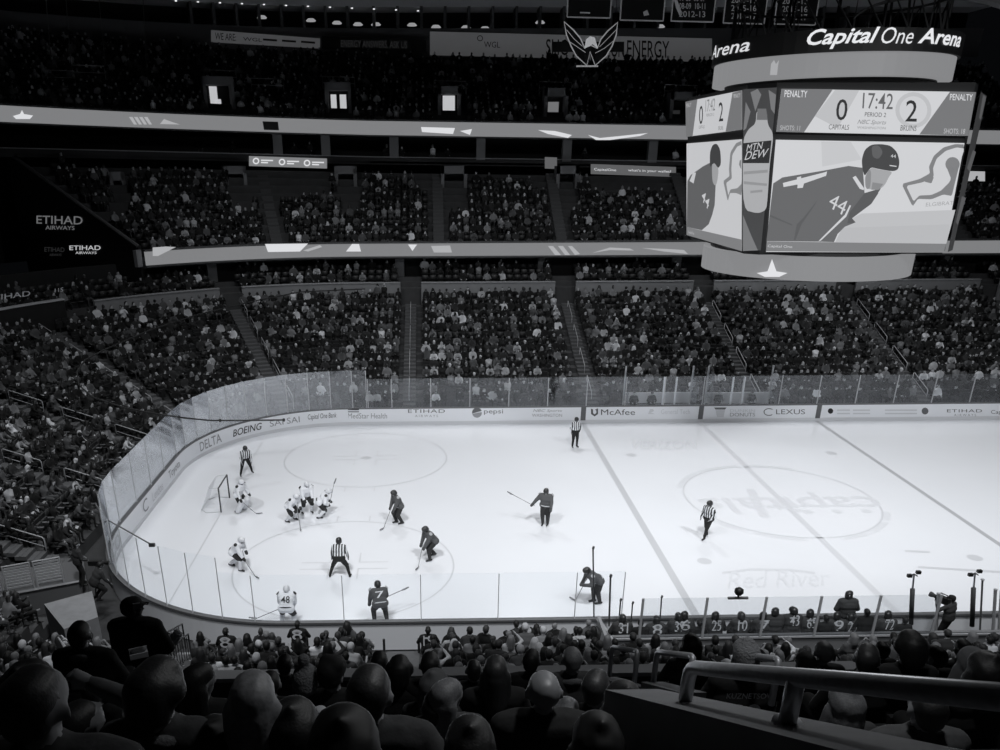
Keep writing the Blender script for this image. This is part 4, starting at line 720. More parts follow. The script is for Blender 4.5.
def hair_prims(kind, fr, neck, d):
    h, f, u, r = fr; H = HAIR
    if kind == 'none' or kind == 'bald': return []
    if kind == 'short': return [(h-f*.035+u*.025, h+f*.02+u*.045, .094, .085, H), (h-f*.05-u*.02, h-f*.04+u*.02, .08, .09, H)]
    if kind == 'crop': return [(h-f*.03+u*.03, h+f*.015+u*.04, .09, .083, H), (h-f*.045-u*.01, h-f*.035+u*.02, .077, .085, H)]
    if kind == 'fluffy': return [(h-f*.035+u*.03, h+f*.03+u*.055, .112, .1, H), (h-f*.06-u*.04, h-f*.04+u*.03, .1, .11, H), (h+r*.06+u*.03, h-r*.06+u*.03, .075, .075, H)]
    if kind == 'long': return [(h-f*.03+u*.03, h+f*.02+u*.045, .1, .092, H), (h-f*.05-u*.02, neck-f*.075-u*.1, .095, .085, H), (h-f*.03-r*.075-u*.02, neck-f*.05-r*.085-u*.09, .05, .045, H), (h-f*.03+r*.075-u*.02, neck-f*.05+r*.085-u*.09, .05, .045, H)]
    if kind == 'beanie': return [(h-f*.02+u*.045, h+f*.025+u*.055, .104, .1, H), (h-f*.03+u*.0, h+f*.02+u*.02, .103, .1, H), (h-f*.01+u*.1, h+u*.13, .07, .05, H)]
    if kind == 'pompom': return hair_prims('beanie', fr, neck, d)+[(h+u*.2, h+u*.21, .05, .05, H)]
    if kind == 'hood': return [(h-f*.04+u*.03, h+f*.02+u*.05, .118, .108, H), (h-f*.06-u*.06, neck-f*.06+u*.02, .115, .11, H), (h-f*.03+u*.12, h-f*.05+u*.15, .06, .03, H), (h-r*.05-u*.05, neck-r*.07, .085, .08, H), (h+r*.05-u*.05, neck+r*.07, .085, .08, H)]
    if kind == 'bun': return hair_prims('crop', fr, neck, d)+[(h-f*.06+u*.1, h-f*.07+u*.13, .05, .05, H)]
    if kind == 'cap': return [(h-f*.025+u*.04, h+f*.025+u*.045, .1, .096, H), (h-f*.03+u*.01, h+f*.02+u*.02, .098, .096, H), (h+f*.09-r*.045+u*.035, h+f*.17-r*.03+u*.012, .014, .01, H), (h+f*.09+u*.038, h+f*.185+u*.015, .016, .012, H), (h+f*.09+r*.045+u*.035, h+f*.17+r*.03+u*.012, .014, .01, H)]
    if kind == 'helmet': return [(h-f*.03+u*.035, h+f*.03+u*.045, .125, .118, H), (h-f*.055-u*.02, h-f*.03+u*.02, .115, .12, H), (h-r*.085-u*.05, h-r*.085+u*.02, .04, .045, H), (h+r*.085-u*.05, h+r*.085+u*.02, .04, .045, H)]
    if kind == 'flat': return [(h-f*.03+u*.05, h+f*.03+u*.06, .106, .1, H), (h-r*.04+u*.1, h+r*.04+u*.1, .07, .07, H), (h-f*.03, h+f*.0+u*.02, .102, .1, H), (h+f*.08+u*.05, h+f*.17+u*.03, .02, .015, H)]
    return []
def mesh_of(name, v, f, reg, mats, smooth=True):
    me = bpy.data.meshes.new(name); me.from_pydata([tuple(p) for p in v], [], f)
    for m in mats: me.materials.append(m)
    me.polygons.foreach_set('material_index', [int(i) for i in reg]); me.polygons.foreach_set('use_smooth', [smooth]*len(f)); me.update(); return me
def link(name, me, parent=None, loc=(0, 0, 0), rz=0.):
    o = bpy.data.objects.new(name, me); COL.objects.link(o); o.location = loc; o.rotation_euler = (0, 0, rz)
    if parent is not None: o.parent = parent
    return o
SK1, SK2, SK3 = mat('skin_light', 0.5, 0.6), mat('skin_mid', 0.25, 0.6), mat('skin_dark', 0.08, 0.6)
TOPS = [(mat('cloth_black', 0.008, .9), 'black'), (mat('cloth_charcoal', 0.03, .9), 'charcoal'), (mat('cloth_grey', 0.1, .9), 'dark grey'), (mat('cloth_mid', 0.22, .9), 'mid grey'), (mat('cloth_pale', 0.5, .9), 'pale grey'), (mat('cloth_white', 0.8, .9), 'white')]
TROU = [mat('trousers_black', 0.01, .9), mat('trousers_navy', 0.03, .9), mat('trousers_grey', 0.08, .9)]
HAIRM = [(mat('hair_black', 0.008, .6, noise=.5, nscale=60, bump=.2), 'dark'), (mat('hair_brown', 0.035, .6, noise=.5, nscale=60, bump=.2), 'brown'), (mat('hair_fair', 0.2, .6, noise=.4, nscale=60, bump=.2), 'fair'), (mat('hat_white', 0.6, .9), 'white')]
SHOEM = mat('shoe_black', 0.012, .5); EYEM = mat('eye_dark', 0.02, .4); GLOVEM = mat('glove_dark', 0.02, .7)
def mats8(sk, top, bot, hair, shoe=SHOEM, glove=GLOVEM, sock=None): return [sk, top, bot, hair, shoe, glove, EYEM, sock or bot]
def person(name, label, cat, loc, rz, pr, M, vox, hat=None, group=None, under=None):
    """a figure whose continuous body and separate hair or headgear are parts of one Empty"""
    g = empty(name, loc, rz, label, cat, group); P = [p for p in pr if p[4] != HAIR]; Hh = [p for p in pr if p[4] == HAIR]
    v, f, r = skin(P, vox); link('body', mesh_of('body', v, f, r, M), g)
    if Hh: v, f, r = skin(Hh, min(vox, .02)); link(hat or 'hair', mesh_of(hat or 'hair', v, f, r*0, [M[HAIR]]), g)
    return g
# ------------------------------------------------------------------ skaters and officials
WJ, DJ = mat('white_jersey', 0.78, .85), mat('red_grey_jersey', 0.085, .85); DP = mat('hockey_pants', 0.018, .8); WS, DS = mat('white_sock', 0.7, .9), mat('dark_sock', 0.03, .9); STRIPE = stripe_mat('striped_shirt'); HW, HD = mat('white_helmet', 0.7, .3), mat('dark_helmet', 0.03, .3); STICK = mat('stick_dark', 0.22, .5); STICKL = mat('stick_pale', 0.45, .5); BLADE = mat('skate_blade', .6, .3, 1.0)
def face(px, py, feet_px, toward):                   # heading so that local +y points along a plan direction
    return math.atan2(-toward[0], toward[1])
def stick(g, grip, butt, blade, m=STICK):
    grip, butt, blade = (np.asarray(q, float) for q in (grip, butt, blade)); mb = MB(); mb.tube([butt, grip, blade], .014, 6); d = blade-butt; d[2] *= (blade[2] > .5); d /= np.linalg.norm(d)+1e-9; mb.tube([blade, blade+d*.12+np.array([0, 0, .0]), blade+d*.3+np.array([0, 0, .02])], [.02, .035, .025], 6); mb.build('hockey_stick', m, g, True)
def number(g, t, K, m, w=.3, h=.24, name='jersey_number', up=.3):
    o = K['pel']+K['d']*(up-h/2)-K['bk']*.0; n = -np.cross(K['xs'], K['d'])*-1; n = np.cross(K['d'], K['xs'])
    # the back of the figure points along -local y
    n = n if n[1] < 0 else -n; c = o+n*.195; X = K['xs']*w; text(name, t, c-X/2, X, K['d']*h, m, g, bold=.004, lift=.0, thick=.0004)
def skate_blades(g, feet):
    for fx, fy, fz in feet: mb = MB(); mb.box((fx, fy+.05, fz+.012), (.006, .27, .024)); mb.build('skate_blade', BLADE, g)
def skater(label, px, toward, kit, pose, num=None, stk=None, helmet='dark', vox=.022, name='hockey_player', cat='player', group=None):
    loc = onz(*px, 0); p = dict(hip=.86, lean=.5, look=.2, kit='hockey', hair='helmet'); p.update(pose); pr, fr, K = body(**p)
    M = {'w': mats8(SK2, WJ, DP, HW if helmet == 'white' else HD, GLOVEM, GLOVEM, WS), 'd': mats8(SK2, DJ, DP, HD, GLOVEM, mat('glove_grey', .05), DS), 'r': mats8(SK2, STRIPE, mat('black_trousers', .008, .8), HD, SHOEM, SHOEM)}[kit]
    g = person(name, label, cat, tuple(loc), face(*px, None, toward), pr, M, vox, 'helmet', group)
    feet = p.get('feet', ((-.13, 0, 0), (.13, 0, 0)))
    skate_blades(g, feet)
    if num: number(g, num, K, mat('number_dark', .02) if kit == 'w' else mat('number_white', .75))
    if stk: stick(g, *stk)
    if kit in 'wd' and kit != 'r':                     # shoulder patches and sock bands
        for s in (-1, 1):
            c = K['pel']+K['d']*.47+K['xs']*s*.27+np.array([0, 0, .06]); mb = MB(); ax = K['xs']*s*.7+np.array([0, 0, .7]); e1 = np.cross(ax, K['d']); e1 /= np.linalg.norm(e1); e2 = np.cross(ax, e1); e2 /= np.linalg.norm(e2); mb.prism([c+ax*.045+e1*.075*math.cos(t)+e2*.075*math.sin(t) for t in [i*math.pi/6 for i in range(12)]], ax*.012); mb.build('shoulder_patch', mat('patch_dark', .02) if kit == 'w' else mat('patch_pale', .4), g)
    if kit in 'wd':                                   # hem and sleeve bands are strips of their own on the jersey
        mb = MB(); q = K['pel']+K['d']*.02; mb.tube([q+K['xs']*(.2*math.cos(a))*1.42+np.cross(K['d'], K['xs'])*.186*math.sin(a) for a in [i*math.pi/8 for i in range(16)]], .02, 5, True); mb.build('hem_band', mat('hem_dark', .02) if kit == 'w' else mat('hem_white', .6), g, True)
    return g
LEFT, RIGHT, AWAY, TOWARD = (-1, 0), (1, 0), (0, 1), (0, -1)
BENT = dict(hip=.8, lean=.75, look=.35, feet=((-.22, .05, 0), (.22, -.05, 0)), hands=((-.16, .5, .72), (.18, .42, .66)))
skater('lineman in striped shirt bending with hands on knees behind the goal', (246.5, 474), (.45, -.9), 'r', dict(kit='plain', hip=.92, lean=.55, look=.1, feet=((-.34, -.12, 0), (.34, .12, 0)), hands=((-.27, .3, .62), (.27, .38, .62)), bulk=1.3), name='official', cat='official')
skater('white goalkeeper with bulky leg pads crouching in front of the net', (240, 511), (.9, -.35), 'w', dict(kit='goalie', hip=.86, lean=.42, look=.1, feet=((-.26, 0, 0), (.26, 0, 0)), hands=((-.42, .32, .75), (.4, .4, .72))), None, ((.4, .45, .7), (.38, .35, 1.2), (.1, .95, .05)), 'white', name='goalkeeper', cat='goalkeeper')
skater('white jersey player, leftmost of the three grouped near the goal', (291, 521), (.7, -.45), 'w', BENT, None, ((.05, .5, .62), (-.2, .3, 1.0), (.5, 1.0, .05)), 'white')
skater('white jersey player standing tallest at the back of the group of three', (307, 513), (.35, -.7), 'w', dict(BENT, hip=.9, lean=.4), None, None, 'white')
skater('white jersey player leaning with raised stick, rightmost of the three', (320, 517), (.95, .1), 'w', dict(BENT, hip=.78, lean=.85), None, ((.2, .5, .75), (.1, .2, .4), (.35, .75, 1.75)), 'white')
skater('white jersey player skating bent forward below the goal', (236, 569), (.75, -.25), 'w', dict(hip=.82, lean=.7, look=.3, feet=((-.2, -.35, 0), (.15, .3, 0)), hands=((-.1, .5, .8), (.25, .6, .6))), None, ((.2, .6, .55), (0, .4, .9), (.4, 1.1, .05)), 'white')
skater('striped official seen from behind crouching with legs apart and hands on knees', (340, 577), (.05, 1), 'r', dict(kit='plain', hip=.85, lean=.38, look=.1, feet=((-.4, 0, 0), (.4, .0, 0)), hands=((-.36, .28, .6), (.36, .28, .6)), bulk=1.3), name='official', cat='official')
skater('white jersey player number 48 seen from behind by the near boards', (288, 628), (.0, 1), 'w', dict(BENT, lean=.62), '48', ((-.1, .5, .62), (.3, .4, .8), (-1.2, .55, .1)), 'white')
skater('dark jersey player gliding left with head down in mid zone', (400, 523.5), (-.9, -.45), 'd', dict(hip=.92, lean=.42, look=.3, feet=((-.12, -.05, 0), (.14, .12, 0)), hands=((-.2, .4, .8), (.2, .38, .75))), None, ((0, .45, .78), (.25, .15, 1.0), (-.2, .9, .05)))
skater('dark jersey player crouching left on the face-off circle', (434, 558), (-.85, -.45), 'd', dict(hip=.85, lean=.7, look=.15, feet=((-.2, .3, 0), (.2, -.12, 0)), hands=((-.2, .55, .7), (.2, .5, .62))), None, ((0, .55, .62), (.2, .2, .9), (-.5, 1.0, .05)))
skater('dark jersey player number 7 seen from behind stooping at the near boards', (381, 624), (-.25, 1), 'd', dict(BENT, hip=.85, lean=.6, hands=((-.35, .45, .5), (.25, .5, .75))), '7', ((.2, .5, .75), (-.15, .4, .75), (.95, .75, .85)))
skater('dark jersey player standing alone holding his stick out to the left', (545, 525), (-.35, -.9), 'd', dict(hip=1.0, lean=.12, look=.1, feet=((-.12, .0, 0), (.1, .06, 0)), hands=((-.3, .3, .95), (.6, .2, 1.0)), side=.02), None, ((.62, .2, 1.0), (.5, .12, .95), (1.45, .4, 1.45)))
skater('striped official standing by the far blue line with back to the boards', (574.5, 447), (.25, -1), 'r', dict(kit='plain', hip=.98, lean=.08, feet=((-.14, 0, 0), (.14, 0, 0)), hands=((-.25, -.02, .95), (.25, .0, .9)), bulk=1.3), name='official', cat='official')
skater('striped official skating left near the centre circle', (706, 538), (-.75, -.5), 'r', dict(kit='plain', hip=.97, lean=.1, feet=((-.1, .28, 0), (.14, -.22, 0)), hands=((-.2, .16, .98), (.24, .22, .95)), bulk=1.3), name='official', cat='official')
skater('dark jersey player bending far forward beside the glass end post', (597, 603), (-.92, -.2), 'd', dict(hip=1.0, lean=1.0, look=.1, feet=((-.12, -.05, 0), (.12, .1, 0)), hands=((-.22, .62, .95), (.15, .6, .85))), None, ((-.1, .65, .9), (-.1, .55, 1.2), (.3, .75, .05)))
# ------------------------------------------------------------------ near stand, bench, platform, railings
NF = [(-2.35-.85*k, .98+.385*k) for k in range(11)]     # front section of the near stand: y, floor height
NR = [(-13.0-.85*k, 6.77+.5525*k) for k in range(15)]  # rear section, up to the viewer
mb = MB()
for y, z in NF: mb.box((18, y, z/2-.05), (47, .85, z+.1))
mb.box((18, -12.05, 3.0), (47, .5, 6.0))
for y, z in NR: mb.box((18, y, z/2), (47, .85, z))
struct('near_terrace', mb, RISER)
mb = MB(); mb.box((23.3, -12.3, 6.75), (29.5, .16, .9)); struct('trim_9', mb, mat('near_ledge', 0.05, .7)); mb = MB(); mb.box((23.3, -12.3, 7.24), (29.6, .26, .08)); mb.box((23.3, -12.2, 7.02), (29.5, .05, .05)); struct('trim_10', mb, mat('ledge_cap', .42))
mb = MB(); mb.box((18, -20.2, 18.2), (70, 13.5, .5)); struct('ceiling_near_deck', mb, mat('deck_soffit', 0.03, .9))
NA = [onz(168, 648, 1.6)[0], onz(400, 648, 1.9)[0], 23.4]   # aisles of the near front section
for x in NA:
    mb = MB()
    for k in range(22): y = -2.1-.425*k; z = .98+.1925*k-.1; mb.box((x, y, z+.02), (1.15, .425, .24))
    struct('near_aisle_steps', mb, STEP)
DRAIL = mat('dark_rail', 0.03, .5)
def picket(name, label, a, c, h=.95):
    a, c = np.asarray(a, float), np.asarray(c, float); g = empty(name, a, 0, label, 'railing'); U = np.array([0, 0, h]); mb = MB(); mb.tube([a, a+U, c+U, c], .028, 6); child(mb.build('rail_frame', DRAIL, g)); mb = MB(); mb.tube([a+U*.12, c+U*.12], .02, 5); child(mb.build('lower_rail', DRAIL, g))
    for i in range(1, 9): q = a+(c-a)*i/9; mb = MB(); mb.tube([q+U*.12, q+U], .014, 5); child(mb.build('picket', DRAIL, g))
picket('stair_railing', 'dark picket railing left of the near corner stairs', onz(150, 672, 1.7), onz(186, 649, .7)); picket('stair_railing', 'shorter dark picket railing right of the near corner stairs', onz(172, 676, 1.7), onz(192, 660, .9))
mb = MB(); q0, q1 = onz(161, 674, 1.65), onz(189, 655, .75)
for i in range(8): q = q0+(q1-q0)*i/7; mb.box((q[0], q[1], q[2]-.3), (.8, .32, .6), math.atan2(q1[1]-q0[1], q1[0]-q0[0])-math.pi/2)
struct('corner_stairs', mb, mat('corner_step_concrete', .3, .9))
for s, l in ((-.55, 'left'), (.55, 'right')):
    g = empty('rail_post', (NA[1]+s, -2.0, .4), 0, 'dark post at the %s of the gap in the near seats' % l, 'post', 'dark posts at the near aisle'); mb = MB(); mb.tube([(0, 0, 0), (0, 0, 1.15)], .04, 8); mb.build('post', DRAIL, g); mb = MB(); mb.box((0, 0, .02), (.16, .16, .03)); mb.build('base', DRAIL, g)
handrail('handrail', 'pale double handrail in the near aisle behind the bench', [(23.3, -5.6, 2.35), (23.3, -3.2, 1.05)], 2, .03, RAILM, .9, True, 'near aisle handrails')
# low platform and barrier at the end of the left stand
p0, p1 = onz(66, 583, 1.0), onz(-25, 600, 1.0); dv2 = (p1-p0)/np.linalg.norm(p1-p0); nn = np.array([-dv2[1], dv2[0], 0]); nn = nn if nn[1] > 0 else -nn
mb = MB(); e = p0-dv2*.7; mb.prism([e-[0, 0, 1.1], p1-[0, 0, 1.1], p1+nn*2.2-[0, 0, 1.1], e+nn*1.8-[0, 0, 1.1]], (0, 0, 1.1)); struct('viewing_platform', mb, mat('platform_concrete', .12, .9))
mb = MB(); mb.tube([e+[0, 0, -.02]-nn*.03, p1+[0, 0, -.02]-nn*.03], .05, 4); struct('trim_11', mb, mat('platform_edge', .32, .8))
SL = mat('barrier_slat', .42, .5)
L_ = np.linalg.norm(p1-p0)/3
for i in range(3):
    a = p0+dv2*(L_*i+.06)+nn*.06; c = p0+dv2*(L_*(i+1)-.06)+nn*.06; g = empty('slatted_barrier', a, 0, ['rightmost', 'middle', 'leftmost'][i]+' pale slatted barrier panel on the platform edge', 'barrier', 'slatted barrier panels'); U = np.array([0, 0, 1.0])
    mb = MB(); mb.tube([a, a+U*1.06, c+U*1.06, c], .035, 6); child(mb.build('panel_frame', SL, g))
    for j in range(8): q = .18+.11*j; mb = MB(); m_ = (a+c)/2; mb.box((m_[0], m_[1], a[2]+q), (np.linalg.norm(c-a), .03, .06), math.atan2(dv2[1], dv2[0])); child(mb.build('slat', SL, g))
T4 = [onz(*q, 1.5) for q in ((44, 604), (92, 591), (98, 617), (64, 629))]
mb = MB(); mb.prism([p-[0, 0, 1.55] for p in T4], (0, 0, 1.55)); o = struct('concrete_block', mb, mat('block_concrete', .27, .9, noise=.25, nscale=3))
g = empty('cable_rail', (-.5, 19, 3), 0, 'thin dark netting cable looping over the left stand and along the corner glass', 'cable'); mb = MB()
pts = [at_depth(x, y, d) for x, y, d in ((365, 289, 62), (300, 292, 60), (250, 302, 58), (200, 314, 56), (150, 330, 52), (104, 350, 47), (85, 360, 46), (77, 372, 45), (79, 385, 44), (92, 397, 43), (125, 408, 42.5), (163, 415, 42), (185, 418, 42), (210, 420.5, 42), (240, 420.5, 42.5), (285, 420, 43.5))]
mb.tube(pts, .045, 5); child(mb.build('cable', mat('cable_dark', .03), g)); mb = MB(); [mb.tube([at_depth(x, y-1.5, d), at_depth(x, y+1.5, d)], .05, 6) for x, y, d in ((179, 417, 42), (220, 420.5, 42), (284, 420, 43.5))]; child(mb.build('clamp', BLACK, g))
g = empty('cable_rail', (1, 3, 3.5), 0, 'thin grey netting cable over the near left corner glass', 'cable'); mb = MB(); mb.tube([at_depth(x, y, d) for x, y, d in ((95, 503, 35), (104, 518, 34), (122, 528, 33), (152, 545, 32))], .03, 5); child(mb.build('cable', mat('cable_grey', .12), g)); q = at_depth(152, 545, 32); mb = MB(); mb.box(q, (.22, .12, .12)); child(mb.build('bracket', BLACK, g))
for i, (x, y0, x2, y2, d) in enumerate(((46, 0, 51, 60, 60), (66, 0, 71, 66, 62), (99, 0, 105, 62, 64), (143, 0, 149, 108, 66))):   # net cables hanging high on the left
    a, c = at_depth(x, y0, d), at_depth(x2, y2, d); a = c+(a-c)*(32.7-c[2])/(a[2]-c[2]); mb = MB(); mb.tube([a, c], .03, 5); g = empty('net_cable', c, 0, ORD[i+1]+' thin hanging cable from the left edge, before the upper deck', 'cable', 'hanging net cables'); child(mb.build('cable', mat('cable_grey', .12), g)); mb = MB(); mb.lathe([(.02, -.3), (.07, -.25), (.07, 0), (.02, .05)], c, 8); child(mb.build('weight', BLACK, g))
# seats in the near left corner, between the platform and the near stand
CORNER = [(1.15-.85*k, .45+.34*k) for k in range(4)]
mb = MB()
for y, z in CORNER: mb.box((-3.2, y, z/2), (6.0, .85, z))
struct('corner_terrace', mb, RISER)
for px, py, lab, h in ((82, 541, 'dark coated person standing between slatted barrier and end glass', 'short'), (97, 556, 'dark person crouched over equipment beside the end glass', 'cap')):
    H = onz(px, py+44, .9); pr, fr, K = body(hip=.95 if h == 'short' else .7, lean=.15 if h == 'short' else .6, hands=((-.2, .3, 1.0), (.2, .3, 1.0)) if h == 'short' else ((-.2, .5, .6), (.2, .5, .6)), hair=h, bulk=1.2); person('attendant', lab, 'person', (H[0], H[1], .9), -.9, pr, mats8(SK2, TOPS[1][0], TROU[0], HAIRM[0][0]), .026, 'cap' if h == 'cap' else 'hair')
q = onz(101, 590, .9); g = empty('camera_tripod', tuple(q), 0, 'black tripod with camera by the near left corner glass', 'camera'); q0 = np.zeros(3)
for i in range(3): a = i*2.09+.4; mb = MB(); mb.tube([(.4*math.cos(a), .4*math.sin(a), 0), (0, 0, 1.0)], .025, 6); mb.build('leg', BLACK, g)
mb = MB(); mb.box((0, 0, 1.12), (.5, .16, .18)); mb.build('camera_body', BLACK, g); mb = MB(); mb.tube([(.25, 0, 1.12), (.5, 0, 1.12)], [.06, .08], 10); mb.build('lens', BLACK, g)
for i, (xa, xb, posts, lab) in enumerate(((622, 688, (662, 674), 'penalty box behind the far glass, left of the centre line'), (703, 766, (730, 741), 'penalty box behind the far glass, right of the centre line'))):
    A, B = ony(xa, 402, RY+1.9), ony(xb, 402, RY+1.9); zt = ony(xa, 391.5, RY+1.9)[2]; g = empty('penalty_box', (A[0], RY+1, 0), 0, lab, 'penalty box', 'far penalty boxes')
    mb = MB(); mb.box(((A[0]+B[0])/2, RY+1.62, (A[2]+zt)/2), (B[0]-A[0], .08, zt-A[2])); child(mb.build('back_panel', mat('box_panel', .62), g)); mb = MB(); mb.box(((A[0]+B[0])/2, RY+1.3, .75), (B[0]-A[0]-.2, .35, .08)); [mb.box((q, RY+1.3, .37), (.08, .3, .7)) for q in (A[0]+.3, B[0]-.3)]; child(mb.build('bench', mat('bench_plank', .12), g))
    for px in posts: a, c = ony(px, 405, RY+.3), ony(px, 377, RY+.3); mb = MB(); mb.box((a[0], RY+.3, (a[2]+c[2])/2), (.1, .08, c[2]-a[2])); child(mb.build('post', mat('box_post', .8), g))
    for q in (A[0], B[0]): mb = MB(); mb.box((q, RY+.95, 2.0), (.014, 1.3, 1.9)); child(mb.build('side_glass', GLASS, g)); mb = MB(); mb.box((q, RY+1.62, 1.6), (.09, .09, 3.2)); child(mb.build('corner_post', PALE, g))
for px, lab, h in ((634, 'dark coated attendant seated at the left of the left penalty box', 'short'), (652, 'dark coated attendant seated at the right of the left penalty box', 'cap'), (719, 'dark coated attendant seated in the right penalty box', 'short'), (752, 'dark capped attendant seated at the right end of the right penalty box', 'cap')):
    x = ony(px, 398, RY+1.2)[0]; pr, fr, K = body(hip=.88, lean=.1, feet=((-.15, .42, .3), (.15, .42, .3)), hands=((-.15, .32, 1.0), (.15, .32, 1.0)), hair=h); person('attendant', lab, 'person', (x, RY+1.3, 0.0), math.pi, pr, mats8(SK1, TOPS[0][0], TROU[0], HAIRM[0][0]), .03, 'cap' if h == 'cap' else 'hair')
# players' bench
BZ = ony(720, 637, -2.1)[2]; BX0 = ony(612, 640, -2.1)[0]
bench = empty('players_bench', (28, -1.3, 0), 0, 'players bench with grey wall along the near boards', 'bench'); mb = MB(); mb.box((BX0+11.5, -2.12, (BZ+.2)/2-.1), (23, .12, BZ+.2)); child(mb.build('bench_wall', mat('bench_wall_paint', .2, .7), bench)); mb = MB(); mb.box((BX0+11.5, -2.12, BZ+.03), (23.1, .2, .06)); child(mb.build('wall_cap', mat('ledge_cap', .42), bench))
mb = MB(); mb.box((BX0+11.5, -1.65, .84), (22.6, .36, .06)); child(mb.build('seat_plank', mat('bench_plank', .12), bench)); mb = MB(); mb.box((BX0+11.5, -1.0, .2), (22.8, 1.6, .42)); child(mb.build('bench_floor', mat('rubber_floor', .02), bench))
mb = MB(); mb.tube([(BX0-.05, -.2, 1.1), (BX0+.15, -1.0, 1.0), (BX0+.6, -1.9, .2)], .07, 6); child(mb.build('end_brace', mat('brace_pale', .35), bench)); mb = MB(); mb.box((BX0-.02, -1.05, .6), (.1, 1.9, 1.15)); child(mb.build('end_panel', mat('end_panel_paint', .3), bench))
gx = [ony(q, 630, -2.2)[0] for q in (640, 703, 761, 815, 873, 932)]; gz = ony(760, 597, -2.2)[2]
g = empty('bench_glass', (gx[0], -2.2, BZ), 0, 'clear glass with pale leaning posts behind the players bench', 'rink glass')
for i in range(5): mb = MB(); mb.box(((gx[i]+gx[i+1])/2, -2.2, (BZ+gz)/2+.04), (gx[i+1]-gx[i]-.05, .014, gz-BZ-.08)); child(mb.build('glass_pane', GLASS, g))
for q in gx: mb = MB(); mb.box((q, -2.2, (BZ+gz)/2), (.07, .05, gz-BZ)); child(mb.build('glass_post', mat('bench_post', .42), g))
for i, (px, y0, y1, w) in enumerate(((594, 549, 620, .05), (609, 577, 626, .06), (619, 601, 622, .05), (631, 604, 623, .045), (660, 598, 621, .045))):
    yy = -.3 if i else -.02; a, c = ony(px, y1, yy), ony(px+(1.5 if i != 0 else -1), y0, yy); g = empty(['end_post', 'end_post', 'hockey_stick', 'hockey_stick', 'hockey_stick'][i], a, 0, ['tall dark end post of the near glass by the bending player', 'second dark post at the left end of the bench', 'stick standing upright left of the goalkeeper on the bench', 'stick standing upright at the shoulder of the number 31', 'stick standing upright behind the number 8 on the bench'][i], 'post' if i < 2 else 'stick'); mb = MB(); mb.tube([a, c], w*.55, 6); child(mb.build('shaft', POSTD, g)); mb = MB(); mb.tube([c, c+np.array([.02, .0, .09])], w*.8, 6); child(mb.build('cap' if i < 2 else 'knob', POSTD, g))
def bench_player(px, py, num, label, kit='d', y=-1.25, tw=0., lean=.18, stand=False, hair='helmet', cat='player', up=0.):
    H = ony(px, py, y); p = dict(hip=.92 if stand else .5, lean=lean, look=.05, kit='hockey' if kit == 'd' else 'plain', hair=hair, turn=tw, feet=((-.18, .42, 0), (.18, .42, 0)) if not stand else ((-.15, 0, 0), (.15, 0, 0)), hands=((-.24, .35, .62), (.24, .35, .62)) if not stand else ((-.2, .26, 1.0), (.2, .26, 1.0)), bulk=1.15)
    pr, fr, K = body(**p); top = fr[0][2]+.155; M = mats8(SK2, mat('shaded_bench_jersey', .035, .85) if kit == 'd' else TOPS[0][0], DP, HD if kit == 'd' else HAIRM[0][0], GLOVEM, GLOVEM, DS)  # bench jerseys are the team kit with shade put into a darker colour
    g = person('hockey_player' if kit == 'd' else 'coach', label, cat, (H[0]-fr[0][0], y-fr[0][1], H[2]-top), 0, pr, M, .026, 'helmet' if kit == 'd' else 'hair', None)
    if num: number(g, num, K, mat('number_white', .85), .3, .36, up=.43); mbx = MB(); c = K['pel']+K['d']*.5; n = np.cross(K['d'], K['xs']); n = n if n[1] < 0 else -n; c = c+n*.16; mbx.box(c, (.3, .012, .05)); mbx.build('name_bar', mat('number_white', .75), g)
    return g
for px, py, num, lab in ((623, 614.5, '31', 'bench goalkeeper in jersey 31 at the left end of the bench'), (657, 616, '8', 'bench player in jersey 8 beside a dark coated coach'), (679, 613, '39', 'bench player in jersey 39 right of jersey 8'), (685, 611.5, '6', 'bench player in jersey 6 standing tall beside jersey 39'), (716, 612, '25', 'bench player in jersey 25 leaning right'), (742, 612, '10', 'bench player in jersey 10 with raised stick blade'), (764, 612, '7', 'bench player half hidden by a glass post'), (776, 608, None, 'bench player turned sideways left of jersey 43'), (794, 607, '43', 'bench player in jersey 43 with white shoulders'), (811, 609.5, '65', 'bench player in jersey 65'), (838, 612, '9', 'bench player in jersey 9 below the standing player'), (852, 613, '25', 'bench player in jersey 25 next to the dark coach'), (889, 611, '72', 'bench player in jersey 72 at the right end of the bench')):
    bench_player(px, py, num, lab, tw=(.0 if num in ('31', '8', '39', '10') else (.7 if num != '43' else -.6)), y=-1.25 if num not in ('9',) else -1.45)
bench_player(850, 591, None, 'tall bench player standing on the bench turned to the right', y=-.75, stand=True, tw=.9)
for px, py, lab in ((641, 619, 'dark coated coach standing between jerseys 31 and 8'), (868, 608, 'dark suited coach standing right of the tall bench player'), (827, 614, 'dark suited coach with back turned left of jersey 9'), (700, 619, 'dark coated coach behind the bench near jersey 6'), (906, 616, 'dark haired coach at the right end of the bench')):
    bench_player(px, py, None, lab, 'c', y=-1.75, lean=.1, stand=True, hair='short', cat='coach')
JN = []
for px, py, num, y, lab in ((225, 627, '8', -3.2, 'spectator in dark jersey number 8 near the corner stairs'), (297, 620, '8', -2.4, 'spectator in dark jersey number 8 in front of white jersey 48'), (428, 626, '19', -2.4, 'spectator in black jersey number 19 right of the gap in the near seats')):
    g = bench_player(px, py, num, lab, 'c', y=y, lean=.05, hair='short', cat='spectator'); g.name = 'spectator'; JN.append((g.location[0], y))
